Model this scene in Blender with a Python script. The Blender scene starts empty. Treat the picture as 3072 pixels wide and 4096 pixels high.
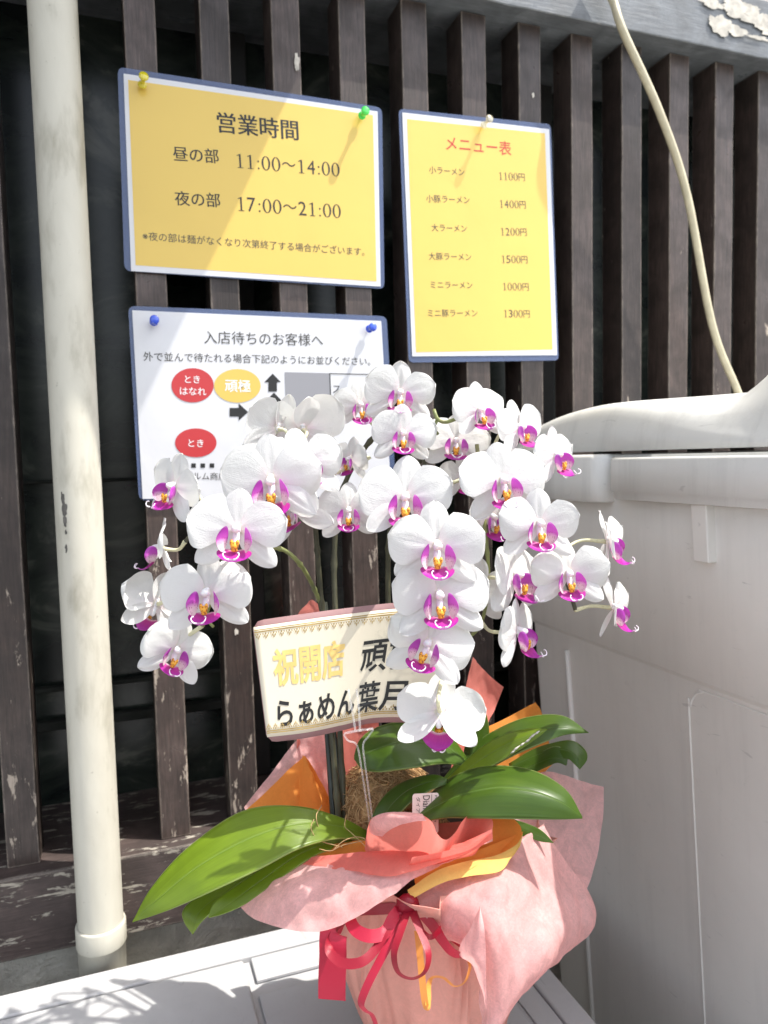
import bpy, math, random
from mathutils import Vector, Matrix, noise as mnoise
R = math.radians
random.seed(7)
scene = bpy.context.scene
COL = scene.collection

# ------------------------------------------------------------------ camera, world, sun, exposure
Z0 = 0.95                                    # height of the lens above the ground
CAM = Vector((0.0, -0.87709, Z0))
F = Vector((0.33708376, 0.93881319, -0.07074135))
RT = Vector((0.94035404, -0.33939577, -0.02334061))
UP = Vector((0.04592179, 0.05865417, 0.99722158))
FPX = 2967.77
cd = bpy.data.cameras.new('camera')
cam = bpy.data.objects.new('camera', cd)
COL.objects.link(cam)
cam.matrix_world = Matrix(((RT.x, UP.x, -F.x, CAM.x), (RT.y, UP.y, -F.y, CAM.y), (RT.z, UP.z, -F.z, CAM.z), (0, 0, 0, 1)))
cd.sensor_fit = 'AUTO'
cd.sensor_width = 36.0
cd.lens = 36.0 * FPX / 4096.0
cd.clip_start = 0.01
cd.clip_end = 500.0
cd.dof.use_dof = True
cd.dof.focus_distance = 0.56
cd.dof.aperture_fstop = 9.0
scene.camera = cam

SUN = Vector((0.42, -0.215, 0.85)).normalized()
world = bpy.data.worlds.new('World')
scene.world = world
world.use_nodes = True
wn = world.node_tree
bg = wn.nodes['Background']
sky = wn.nodes.new('ShaderNodeTexSky')
sky.sky_type = 'NISHITA'
sky.sun_disc = False
sky.sun_elevation = math.asin(SUN.z)
sky.sun_rotation = math.atan2(SUN.x, SUN.y)
sky.air_density = 1.0
sky.dust_density = 2.5
sky.ozone_density = 1.0
hs = wn.nodes.new('ShaderNodeHueSaturation')      # milky bright haze rather than deep blue
hs.inputs['Saturation'].default_value = 0.42
wn.links.new(sky.outputs[0], hs.inputs['Color'])
wn.links.new(hs.outputs[0], bg.inputs[0])
bg.inputs[1].default_value = 0.15
sl = bpy.data.lights.new('sun', 'SUN')
sl.energy = 2.75
sl.angle = R(0.53)
sl.color = (1.0, 0.96, 0.89)
so = bpy.data.objects.new('sun', sl)
so.rotation_euler = (-SUN).to_track_quat('-Z', 'Y').to_euler()
so.location = (2, -2, 5)
COL.objects.link(so)
scene.view_settings.view_transform = 'Standard'
scene.view_settings.look = 'None'
scene.view_settings.gamma = 1.0
scene.view_settings.use_curve_mapping = False
scene.view_settings.exposure = 1.32
scene.cycles.max_bounces = 10
scene.cycles.transparent_max_bounces = 16


# ------------------------------------------------------------------ places read off the photograph (1659 x 2212 units)
def ray(x, y):
    k = 3072.0 / 1659.0
    return F + RT * ((x * k - 1536) / FPX) - UP * ((y * k - 2048) / FPX)


def P(x, y, d):                               # point at forward distance d
    return CAM + ray(x, y) * d


def PY(x, y, Y):                              # point on the vertical plane Y
    r = ray(x, y)
    return CAM + r * ((Y - CAM.y) / r.y)


# ------------------------------------------------------------------ object helpers
def tag(o, label=None, cat=None, group=None, kind=None):
    if label: o['label'] = label
    if cat: o['category'] = cat
    if group: o['group'] = group
    if kind: o['kind'] = kind
    return o


def empty(name, loc, label=None, cat=None, group=None):
    o = bpy.data.objects.new(name, None)
    o.location = loc
    o.empty_display_size = 0.02
    COL.objects.link(o)
    return tag(o, label, cat, group)


ROOTLOC = {}


def mesh(name, V, Fc, mat, parent=None, smooth=True, uv=None, thick=0.0, bevel=0.0, mats=None, fmat=None, raw=False):
    off = Vector((0, 0, 0))
    if parent is not None and not raw:
        q = parent
        while q is not None:
            off += Vector(q.location)
            q = q.parent
    me = bpy.data.meshes.new(name)
    me.from_pydata([tuple(Vector(v) - off) for v in V], [], Fc)
    if uv is not None:
        l = me.uv_layers.new(name='UVMap')
        for lp in me.loops:
            l.data[lp.index].uv = uv[lp.vertex_index]
    for m in (mats or [mat]):
        me.materials.append(m)
    if fmat:
        for p, k in zip(me.polygons, fmat):
            p.material_index = k
    me.update()
    if smooth:
        me.polygons.foreach_set('use_smooth', [True] * len(me.polygons))
    o = bpy.data.objects.new(name, me)
    COL.objects.link(o)
    if parent is not None:
        o.parent = parent
    if thick:
        s = o.modifiers.new('t', 'SOLIDIFY')
        s.thickness = thick
        s.offset = 0
    if bevel:
        b = o.modifiers.new('b', 'BEVEL')
        b.width = bevel
        b.segments = 3
        b.limit_method = 'ANGLE'
        b.angle_limit = R(40)
        b.harden_normals = True
    return o


class MB:
    def __init__(s):
        s.V = []; s.F = []; s.M = []

    def add(s, V, Fc, m=0):
        n = len(s.V)
        s.V += [Vector(v) for v in V]
        s.F += [tuple(i + n for i in f) for f in Fc]
        s.M += [m] * len(Fc)
        return s

    def box(s, a, b, m=0):
        x0, y0, z0 = a; x1, y1, z1 = b
        return s.add([(x0, y0, z0), (x1, y0, z0), (x1, y1, z0), (x0, y1, z0), (x0, y0, z1), (x1, y0, z1), (x1, y1, z1), (x0, y1, z1)],
                     [(0, 3, 2, 1), (4, 5, 6, 7), (0, 1, 5, 4), (1, 2, 6, 5), (2, 3, 7, 6), (3, 0, 4, 7)], m)

    def tube(s, pts, rad, n=8, m=0, cap=True):
        pts = [Vector(p) for p in pts]
        if not hasattr(rad, '__len__'): rad = [rad] * len(pts)
        V = []; nrm = None
        for i, p in enumerate(pts):
            t = (pts[min(i + 1, len(pts) - 1)] - pts[max(i - 1, 0)])
            if t.length < 1e-9: t = Vector((0, 0, 1))
            t.normalize()
            if nrm is None:
                nrm = t.orthogonal().normalized()
            nrm = (nrm - t * nrm.dot(t))
            nrm = nrm.normalized() if nrm.length > 1e-6 else t.orthogonal().normalized()
            b = t.cross(nrm)
            for k in range(n):
                a = 2 * math.pi * k / n
                V.append(p + (nrm * math.cos(a) + b * math.sin(a)) * rad[i])
        Fc = []
        for i in range(len(pts) - 1):
            for k in range(n):
                k2 = (k + 1) % n
                Fc.append((i * n + k, i * n + k2, (i + 1) * n + k2, (i + 1) * n + k))
        if cap:
            Fc.append(tuple(range(n - 1, -1, -1)))
            Fc.append(tuple((len(pts) - 1) * n + k for k in range(n)))
        return s.add(V, Fc, m)

    def lathe(s, prof, origin, axis, n=20, m=0):
        axis = Vector(axis).normalized(); a = axis.orthogonal().normalized(); b = axis.cross(a)
        V = []
        for r, h in prof:
            for k in range(n):
                t = 2 * math.pi * k / n
                V.append(Vector(origin) + axis * h + (a * math.cos(t) + b * math.sin(t)) * r)
        Fc = []
        for i in range(len(prof) - 1):
            for k in range(n):
                k2 = (k + 1) % n
                Fc.append((i * n + k, i * n + k2, (i + 1) * n + k2, (i + 1) * n + k))
        return s.add(V, Fc, m)

    def build(s, name, mat, parent=None, **kw):
        mats = kw.pop('mats', None)
        return mesh(name, s.V, s.F, mat, parent, mats=mats, fmat=s.M if mats else None, **kw)


def crom(p, t):                               # Catmull-Rom through p, t in 0..1
    n = len(p) - 1
    x = min(max(t, 0), 1) * n
    i = min(int(x), n - 1)
    u = x - i
    p1, p2 = p[i], p[i + 1]
    p0 = p[i - 1] if i > 0 else p1 * 2 - p2
    p3 = p[i + 2] if i + 2 <= n else p2 * 2 - p1
    return 0.5 * ((2 * p1) + (p2 - p0) * u + (2 * p0 - 5 * p1 + 4 * p2 - p3) * u * u + (3 * p1 - p0 - 3 * p2 + p3) * u ** 3)


def path(pts, n):
    return [crom(pts, i / (n - 1)) for i in range(n)]


def loft_fn(rows):
    rows = [[P(*q) if not isinstance(q, Vector) else q for q in r] for r in rows]

    def f(s, t):
        return crom([crom(r, s) for r in rows], t)
    return f


def grid(name, fn, nu, nv, mat, parent, thick=0.0, disp=0.0, dfreq=40, seed=0, raw=False):
    V = []; UV = []
    for j in range(nv):
        for i in range(nu):
            s, t = i / (nu - 1), j / (nv - 1)
            p = fn(s, t)
            if disp:
                e = 1e-3
                n = (fn(min(s + e, 1), t) - fn(max(s - e, 0), t)).cross(fn(s, min(t + e, 1)) - fn(s, max(t - e, 0)))
                if n.length > 0: n.normalize()
                k1 = mnoise.noise(p * dfreq + Vector((seed * 7.3, 0, 0)))
                k2 = abs(mnoise.noise(p * dfreq * 1.9 + Vector((3.1, seed * 5.7, 0))))
                k3 = abs(mnoise.noise(Vector((p.x * 1.6, p.y, p.z * 0.7)) * dfreq * 3.1 + Vector((seed * 2.1, 4.4, 1.0))))
                p = p + n * disp * (k1 * 0.8 - 0.9 * k2 - 0.35 * k3)
            V.append(p); UV.append((s, t))
    Fc = [(j * nu + i, j * nu + i + 1, (j + 1) * nu + i + 1, (j + 1) * nu + i) for j in range(nv - 1) for i in range(nu - 1)]
    return mesh(name, V, Fc, mat, parent, uv=UV, thick=thick, raw=raw)


def link_copy(o, parent, name=None):
    c = o.copy()
    COL.objects.link(c)
    c.parent = parent
    return c


# ------------------------------------------------------------------ materials
def newmat(name):
    m = bpy.data.materials.new(name)
    m.use_nodes = True
    return m, m.node_tree, m.node_tree.nodes['Principled BSDF']


def node(nt, typ, **kw):
    n = nt.nodes.new(typ)
    for k, v in kw.items():
        if k == 'ins':
            for a, b in v.items(): n.inputs[a].default_value = b
        else:
            setattr(n, k, v)
    return n


def ramp(nt, src, stops):
    r = nt.nodes.new('ShaderNodeValToRGB')
    e = r.color_ramp.elements
    while len(e) < len(stops): e.new(0.5)
    for k, (p, c) in zip(e, stops):
        k.position = p
        k.color = (*c, 1) if len(c) == 3 else c
    nt.links.new(src, r.inputs[0])
    return r.outputs[0]


def g(v): return (v, v, v)


def mixc(nt, fac, a, b):
    m = nt.nodes.new('ShaderNodeMix')
    m.data_type = 'RGBA'
    for i, x in ((0, fac), (6, a), (7, b)):
        if hasattr(x, 'links'): nt.links.new(x, m.inputs[i])
        elif i == 0: m.inputs[0].default_value = x
        else: m.inputs[i].default_value = (*x, 1)
    return m.outputs[2]


def mathn(nt, op, a, b=None, clamp=False):
    m = nt.nodes.new('ShaderNodeMath')
    m.operation = op
    m.use_clamp = clamp
    for i, x in ((0, a), (1, b)):
        if x is None: continue
        if hasattr(x, 'links'): nt.links.new(x, m.inputs[i])
        else: m.inputs[i].default_value = x
    return m.outputs[0]


def coords(nt, scale=(1, 1, 1), kind='Object', rnd=False):
    tc = nt.nodes.new('ShaderNodeTexCoord')
    mp = nt.nodes.new('ShaderNodeMapping')
    mp.inputs['Scale'].default_value = scale
    nt.links.new(tc.outputs[kind], mp.inputs[0])
    if rnd:
        oi = nt.nodes.new('ShaderNodeObjectInfo')
        mu = mathn(nt, 'MULTIPLY', oi.outputs['Random'], 37.0)
        cx = nt.nodes.new('ShaderNodeCombineXYZ')
        nt.links.new(mu, cx.inputs[0]); nt.links.new(mu, cx.inputs[2])
        nt.links.new(cx.outputs[0], mp.inputs['Location'])
    return mp.outputs[0]


def noisen(nt, vec, scale, detail=4, rough=0.55, dist=0.0):
    n = nt.nodes.new('ShaderNodeTexNoise')
    n.inputs['Scale'].default_value = scale
    n.inputs['Detail'].default_value = detail
    n.inputs['Roughness'].default_value = rough
    n.inputs['Distortion'].default_value = dist
    nt.links.new(vec, n.inputs['Vector'])
    return n.outputs[0]


def bump(nt, h, bsdf, strength, dist):
    b = nt.nodes.new('ShaderNodeBump')
    b.inputs['Strength'].default_value = strength
    b.inputs['Distance'].default_value = dist
    nt.links.new(h, b.inputs['Height'])
    nt.links.new(b.outputs[0], bsdf.inputs['Normal'])
    return b


def simple(name, col, rough=0.5, spec=0.5, metallic=0.0, nscale=0, namp=0.15, bdist=0.0, **kw):
    m, nt, b = newmat(name)
    b.inputs['Roughness'].default_value = rough
    b.inputs['Specular IOR Level'].default_value = spec
    b.inputs['Metallic'].default_value = metallic
    if nscale:
        v = coords(nt)
        n = noisen(nt, v, nscale)
        c = ramp(nt, n, [(0.3, tuple(x * (1 - namp) for x in col)), (0.7, tuple(min(x * (1 + namp), 1) for x in col))])
        nt.links.new(c, b.inputs['Base Color'])
        if bdist: bump(nt, n, b, 0.6, bdist)
    else:
        b.inputs['Base Color'].default_value = (*col, 1)
    for k, v in kw.items():
        b.inputs[k.replace('_', ' ')].default_value = v
    return m


def translucent_mix(nt, b, colsock, fac, alpha=None):
    tr = nt.nodes.new('ShaderNodeBsdfTranslucent')
    if hasattr(colsock, 'links'): nt.links.new(colsock, tr.inputs[0])
    else: tr.inputs[0].default_value = (*colsock, 1)
    mx = nt.nodes.new('ShaderNodeMixShader')
    if hasattr(fac, 'links'): nt.links.new(fac, mx.inputs[0])
    else: mx.inputs[0].default_value = fac
    nt.links.new(b.outputs[0], mx.inputs[1])
    nt.links.new(tr.outputs[0], mx.inputs[2])
    out = nt.nodes['Material Output']
    last = mx.outputs[0]
    if alpha is not None:
        tp = nt.nodes.new('ShaderNodeBsdfTransparent')
        m2 = nt.nodes.new('ShaderNodeMixShader')
        if hasattr(alpha, 'links'): nt.links.new(alpha, m2.inputs[0])
        else: m2.inputs[0].default_value = alpha
        nt.links.new(tp.outputs[0], m2.inputs[1])
        nt.links.new(last, m2.inputs[2])
        last = m2.outputs[0]
    nt.links.new(last, out.inputs[0])
    return mx


def wood_mat(name, dark, mid, chip, grain_axis, chipthr=0.66, edge=0.004, gloss=0.38, foot=False):
    """aged glossy brown paint on timber: grain, gloss patches, chips, edges worn to pale wood"""
    m, nt, b = newmat(name)
    sc = [1, 1, 1]
    for i in range(3):
        if i != grain_axis: sc[i] = 14
    v = coords(nt, tuple(sc), rnd=True)
    vi = coords(nt, rnd=True)
    grain = noisen(nt, v, 26, 6, 0.7)
    blot = noisen(nt, vi, 22, 4, 0.6, 0.4)
    col = mixc(nt, ramp(nt, grain, [(0.35, g(0)), (0.7, g(1))]), dark, mid)
    col = mixc(nt, ramp(nt, blot, [(0.35, g(0)), (0.6, g(0.55))]), col, tuple(x * 0.45 for x in dark))
    oi_ = nt.nodes.new('ShaderNodeObjectInfo')
    hv_ = nt.nodes.new('ShaderNodeHueSaturation')
    nt.links.new(mathn(nt, 'ADD', mathn(nt, 'MULTIPLY', oi_.outputs['Random'], 0.7), 0.7), hv_.inputs['Value'])
    nt.links.new(col, hv_.inputs['Color'])
    col = hv_.outputs[0]
    # edge wear
    bv = nt.nodes.new('ShaderNodeBevel')
    bv.samples = 4
    bv.inputs['Radius'].default_value = edge
    ge = nt.nodes.new('ShaderNodeNewGeometry')
    dt = nt.nodes.new('ShaderNodeVectorMath'); dt.operation = 'DOT_PRODUCT'
    nt.links.new(bv.outputs[0], dt.inputs[0]); nt.links.new(ge.outputs['Normal'], dt.inputs[1])
    ew = mathn(nt, 'SUBTRACT', 1.0, dt.outputs['Value'])
    chipn = noisen(nt, vi, 75, 5, 0.65)
    ew2 = mathn(nt, 'ADD', mathn(nt, 'MULTIPLY', ew, 2.2), mathn(nt, 'MULTIPLY', chipn, 0.9))
    em = ramp(nt, ew2, [(0.68, g(0)), (0.78, g(1))])
    # chips stretched along the grain
    sc2 = [7, 7, 7]; sc2[grain_axis] = 1.7
    v2 = coords(nt, tuple(sc2), rnd=True)
    ch = noisen(nt, v2, 9, 8, 0.72, 0.35)
    if foot:
        sp_ = nt.nodes.new('ShaderNodeSeparateXYZ')
        tc_ = nt.nodes.new('ShaderNodeTexCoord')
        nt.links.new(tc_.outputs['Object'], sp_.inputs[0])
        fw_ = ramp(nt, sp_.outputs[2], [(0.0, g(0.11)), (0.45, g(0.03)), (0.7, g(0.0))])
        ch = mathn(nt, 'ADD', ch, fw_)
    cm = ramp(nt, ch, [(chipthr, g(0)), (chipthr + 0.02, g(1))])
    mask = mathn(nt, 'MAXIMUM', em, cm)
    chipc = mixc(nt, ramp(nt, grain, [(0.3, g(0)), (0.7, g(1))]), tuple(x * 0.55 for x in chip), chip)
    nt.links.new(mixc(nt, mask, col, chipc), b.inputs['Base Color'])
    rr = ramp(nt, mathn(nt, 'ADD', mathn(nt, 'MULTIPLY', blot, 0.5), mathn(nt, 'MULTIPLY', mask, 0.4)), [(0.15, g(gloss)), (0.5, g(0.8))])
    nt.links.new(rr, b.inputs['Roughness'])
    h = mathn(nt, 'SUBTRACT', mathn(nt, 'ADD', mathn(nt, 'MULTIPLY', grain, 0.5), mathn(nt, 'MULTIPLY', blot, 0.6)), mathn(nt, 'MULTIPLY', mask, 0.5))
    bump(nt, h, b, 0.8, 0.0012)
    return m


M = {}
M['slat'] = wood_mat('painted slat', (0.036, 0.026, 0.022), (0.090, 0.064, 0.055), (0.46, 0.39, 0.32), 2, 0.668, 0.0040, 0.26, True)
M['sill'] = wood_mat('weathered sill', (0.046, 0.033, 0.030), (0.095, 0.070, 0.063), (0.46, 0.42, 0.35), 0, 0.575, 0.006, 0.5)
M['beam'] = wood_mat('painted beam', (0.115, 0.125, 0.135), (0.20, 0.215, 0.225), (0.55, 0.52, 0.47), 0, 0.72, 0.003, 0.26)
M['peel'] = simple('bared pale wood', (0.50, 0.47, 0.41), 0.7, nscale=90, namp=0.3, bdist=0.0001)


def concrete(name, col, s=14, bd=0.004):
    m, nt, b = newmat(name)
    v = coords(nt)
    n = noisen(nt, v, s, 6, 0.6, 0.6)
    n2 = noisen(nt, v, s * 7, 5, 0.7)
    c = ramp(nt, n, [(0.3, tuple(x * 0.6 for x in col)), (0.55, col), (0.8, tuple(x * 1.2 for x in col))])
    c = mixc(nt, ramp(nt, n2, [(0.55, g(0)), (0.75, g(0.4))]), c, tuple(x * 0.4 for x in col))
    nt.links.new(c, b.inputs['Base Color'])
    b.inputs['Roughness'].default_value = 0.85
    bump(nt, mathn(nt, 'ADD', n, mathn(nt, 'MULTIPLY', n2, 0.25)), b, 1.0, bd)
    return m


M['concrete'] = concrete('rough foundation concrete', (0.58, 0.56, 0.49), 16, 0.012)
M['ground'] = concrete('asphalt', (0.16, 0.155, 0.15), 8, 0.004)
M['stucco'] = concrete('beige stucco', (0.42, 0.38, 0.34), 30, 0.002)
M['dark_board'] = simple('dark frame paint', (0.018, 0.017, 0.016), 0.55, nscale=30, namp=0.3)
M['sash'] = simple('dull window sash', (0.030, 0.032, 0.028), 0.85, 0.1, nscale=25, namp=0.4)


def glass_dark():
    m, nt, b = newmat('dark glass with painted reflections')
    v = coords(nt, (1, 1, 1.6))
    n = noisen(nt, v, 7, 5, 0.6, 0.8)
    c = ramp(nt, n, [(0.42, (0.006, 0.010, 0.009)), (0.58, (0.03, 0.038, 0.030)), (0.68, (0.11, 0.115, 0.095))])  # grey-green patches are dim reflections painted into the glass colour
    nt.links.new(c, b.inputs['Base Color'])
    b.inputs['Roughness'].default_value = 0.22
    b.inputs['Specular IOR Level'].default_value = 0.4
    return m


M['glass_dark'] = glass_dark()


def pipe_mat():
    m, nt, b = newmat('aged ivory plastic pipe')
    v = coords(nt, (1, 1, 0.35))
    n = noisen(nt, v, 30, 5, 0.6, 0.2)
    n2 = noisen(nt, coords(nt), 190, 4, 0.6)
    c = ramp(nt, n, [(0.3, (0.36, 0.34, 0.27)), (0.46, (0.52, 0.50, 0.42)), (0.75, (0.58, 0.56, 0.475))])
    c = mixc(nt, ramp(nt, n2, [(0.68, g(0)), (0.76, g(0.5))]), c, (0.16, 0.14, 0.10))
    nt.links.new(c, b.inputs['Base Color'])
    b.inputs['Roughness'].default_value = 0.5
    bump(nt, n, b, 0.4, 0.0006)
    return m


M['pipe'] = pipe_mat()
M['scuff'] = simple('dark scuff', (0.10, 0.095, 0.085), 0.8, nscale=120, namp=0.5)
M['cord'] = simple('cream cable sheath', (0.52, 0.47, 0.33), 0.5, nscale=60, namp=0.12)


def plastic(name, col, rough=0.42, dirt=0.12, bd=0.0003, streak=0.30):
    m, nt, b = newmat(name)
    v = coords(nt)
    n = noisen(nt, v, 5, 5, 0.6, 0.5)
    n2 = noisen(nt, v, 260, 3, 0.6)
    n3 = noisen(nt, v, 55, 6, 0.7, 1.0)
    c = ramp(nt, n, [(0.3, tuple(x * (1 - dirt) for x in col)), (0.7, col)])
    c = mixc(nt, ramp(nt, n3, [(0.62, g(0)), (0.8, g(0.35))]), c, tuple(x * 0.6 for x in col))
    st = noisen(nt, coords(nt, (1, 1, 0.06)), 38, 5, 0.65, 0.2)
    c = mixc(nt, ramp(nt, st, [(0.50, g(0)), (0.72, g(streak))]), c, tuple(x * 0.5 for x in col))
    sk = noisen(nt, coords(nt, (1, 0.25, 1)), 150, 3, 0.5, 0.8)
    c = mixc(nt, ramp(nt, sk, [(0.70, g(0)), (0.76, g(0.45))]), c, tuple(x * 0.55 for x in col))
    nt.links.new(c, b.inputs['Base Color'])
    nt.links.new(ramp(nt, n, [(0.3, g(rough + 0.15)), (0.7, g(rough))]), b.inputs['Roughness'])
    bump(nt, n2, b, 0.35, bd)
    return m


M['bin'] = plastic('grey bin plastic', (0.76, 0.735, 0.69), 0.45, 0.10, 0.0003, 0.13)
M['bin_lid'] = plastic('pale grey lid plastic', (0.72, 0.72, 0.69), 0.36)
M['box'] = plastic('white storage box plastic', (0.48, 0.48, 0.485), 0.4, 0.10, 0.0003, 0.12)


def petal_mat(name, inner, pink=0.35):
    m, nt, b = newmat(name)
    tc = nt.nodes.new('ShaderNodeTexCoord')
    sep = nt.nodes.new('ShaderNodeSeparateXYZ')
    nt.links.new(tc.outputs['UV'], sep.inputs[0])
    base = ramp(nt, sep.outputs[0], [(0.0, (0.80, 0.78, 0.60)), (0.08, (0.80, 0.72, 0.73)), (0.26, inner), (1.0, inner)])
    # veins fan out with the second coordinate
    mp = nt.nodes.new('ShaderNodeMapping'); mp.inputs['Scale'].default_value = (1.4, 16, 1)
    nt.links.new(tc.outputs['UV'], mp.inputs[0])
    vn = noisen(nt, mp.outputs[0], 2.2, 5, 0.65, 0.3)
    mp2 = coords(nt, (1, 1, 1), 'Object', rnd=True)
    cr = noisen(nt, mp2, 14, 5, 0.65, 0.3)
    c = mixc(nt, ramp(nt, vn, [(0.3, g(0.10)), (0.7, g(0))]), base, (0.72, 0.71, 0.71))
    nt.links.new(c, b.inputs['Base Color'])
    b.inputs['Roughness'].default_value = 0.55
    b.inputs['Specular IOR Level'].default_value = 0.3
    bump(nt, mathn(nt, 'ADD', mathn(nt, 'MULTIPLY', vn, 0.11), mathn(nt, 'MULTIPLY', cr, 0.14)), b, 0.28, 0.02)
    translucent_mix(nt, b, c, 0.32)
    return m


M['petal'] = petal_mat('white orchid petal', (0.80, 0.805, 0.785))
M['sepal'] = petal_mat('white orchid sepal', (0.78, 0.78, 0.765))


def lip_mat(kind):
    m, nt, b = newmat('magenta orchid lip ' + kind)
    tc = nt.nodes.new('ShaderNodeTexCoord')
    sep = nt.nodes.new('ShaderNodeSeparateXYZ')
    nt.links.new(tc.outputs['UV'], sep.inputs[0])
    if kind == 'side':
        base = ramp(nt, sep.outputs[0], [(0.0, (0.80, 0.70, 0.66)), (0.30, (0.74, 0.50, 0.60)), (0.50, (0.50, 0.09, 0.46)), (0.9, (0.42, 0.04, 0.42)), (1, (0.66, 0.25, 0.66))])
        vo = nt.nodes.new('ShaderNodeTexVoronoi'); vo.inputs['Scale'].default_value = 9
        mp = nt.nodes.new('ShaderNodeMapping'); mp.inputs['Scale'].default_value = (1.0, 1.5, 1)
        nt.links.new(tc.outputs['UV'], mp.inputs[0]); nt.links.new(mp.outputs[0], vo.inputs['Vector'])
        sp = ramp(nt, vo.outputs['Distance'], [(0.20, g(1)), (0.30, g(0))])
        win = ramp(nt, sep.outputs[0], [(0.05, g(0)), (0.12, g(1)), (0.5, g(1)), (0.6, g(0))])
        fac = mathn(nt, 'MULTIPLY', sp, win)
        c = mixc(nt, fac, base, (0.26, 0.02, 0.10))
    elif kind == 'mid':
        c = ramp(nt, sep.outputs[0], [(0.0, (0.75, 0.55, 0.55)), (0.08, (0.48, 0.04, 0.24)), (0.5, (0.40, 0.02, 0.34)), (0.85, (0.55, 0.05, 0.52)), (1.0, (0.85, 0.66, 0.85))])
        mp = nt.nodes.new('ShaderNodeMapping'); mp.inputs['Scale'].default_value = (1.0, 12, 1)
        nt.links.new(tc.outputs['UV'], mp.inputs[0])
        vn = noisen(nt, mp.outputs[0], 2.0, 4)
        c = mixc(nt, ramp(nt, vn, [(0.35, g(0.4)), (0.65, g(0))]), c, (0.26, 0.01, 0.24))
    elif kind == 'callus':
        v = coords(nt)
        n = noisen(nt, v, 45, 3, 0.6)
        c = ramp(nt, n, [(0.38, (0.30, 0.06, 0.02)), (0.47, (0.78, 0.36, 0.03)), (0.8, (0.86, 0.52, 0.07))])
    nt.links.new(c, b.inputs['Base Color'])
    b.inputs['Roughness'].default_value = 0.38
    b.inputs['Specular IOR Level'].default_value = 0.4
    if kind != 'callus':
        translucent_mix(nt, b, c, 0.25)
    return m


M['lobe'] = lip_mat('side'); M['lip'] = lip_mat('mid'); M['callus'] = lip_mat('callus')
M['column'] = simple('waxy white column', (0.86, 0.80, 0.80), 0.35, Subsurface_Weight=0.15)
M['cirrus'] = simple('white tendril', (0.88, 0.80, 0.87), 0.4)


def leaf_mat(name, dark, light, tcol):
    m, nt, b = newmat(name)
    tc = nt.nodes.new('ShaderNodeTexCoord')
    sep = nt.nodes.new('ShaderNodeSeparateXYZ')
    nt.links.new(tc.outputs['UV'], sep.inputs[0])
    mp = nt.nodes.new('ShaderNodeMapping'); mp.inputs['Scale'].default_value = (0.7, 9, 1)
    nt.links.new(tc.outputs['UV'], mp.inputs[0])
    vn = noisen(nt, mp.outputs[0], 3.0, 5, 0.6, 0.1)
    bl = noisen(nt, coords(nt, rnd=True), 12, 4, 0.6, 0.4)
    c = mixc(nt, ramp(nt, bl, [(0.3, g(0)), (0.7, g(1))]), dark, light)
    c = mixc(nt, ramp(nt, vn, [(0.35, g(0.4)), (0.6, g(0))]), c, tuple(x * 0.7 for x in dark))
    ed = mathn(nt, 'ABSOLUTE', mathn(nt, 'SUBTRACT', sep.outputs[1], 0.5))
    mid = ramp(nt, ed, [(0.0, g(0.5)), (0.022, g(0))])
    rim = ramp(nt, ed, [(0.475, g(0)), (0.495, g(0.7))])
    c = mixc(nt, mid, c, (0.16, 0.26, 0.06))
    c = mixc(nt, rim, c, (0.34, 0.42, 0.14))
    nt.links.new(c, b.inputs['Base Color'])
    b.inputs['Roughness'].default_value = 0.34
    b.inputs['Specular IOR Level'].default_value = 0.5
    h = mathn(nt, 'SUBTRACT', mathn(nt, 'MULTIPLY', vn, 0.25), mathn(nt, 'MULTIPLY', mid, 1.2))
    bump(nt, h, b, 0.6, 0.0010)
    tcx = mixc(nt, 0.75, c, tcol)
    translucent_mix(nt, b, tcx, 0.30)
    return m


M['leaf'] = leaf_mat('lit yellow green orchid leaf', (0.105, 0.170, 0.012), (0.215, 0.315, 0.018), (0.72, 0.85, 0.02))
M['leaf_shaded'] = leaf_mat('shaded deep green orchid leaf', (0.045, 0.095, 0.010), (0.085, 0.155, 0.014), (0.30, 0.45, 0.02))  # same leaf with the shade of the right-hand side put into its green


def stem_mat():
    m, nt, b = newmat('orchid flower stem')
    n = noisen(nt, coords(nt), 50, 4)
    c = ramp(nt, n, [(0.3, (0.11, 0.12, 0.05)), (0.55, (0.24, 0.27, 0.09)), (0.75, (0.20, 0.14, 0.09))])
    nt.links.new(c, b.inputs['Base Color'])
    b.inputs['Roughness'].default_value = 0.5
    return m


M['stem'] = stem_mat()
M['stem_dark'] = simple('dark brown green stem', (0.055, 0.055, 0.030), 0.5, nscale=60, namp=0.4)
M['pedicel'] = simple('pale flower stalk', (0.66, 0.64, 0.42), 0.45, nscale=30, namp=0.1)
M['stake'] = simple('dark green stake', (0.018, 0.022, 0.014), 0.35, nscale=60, namp=0.3)


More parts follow.
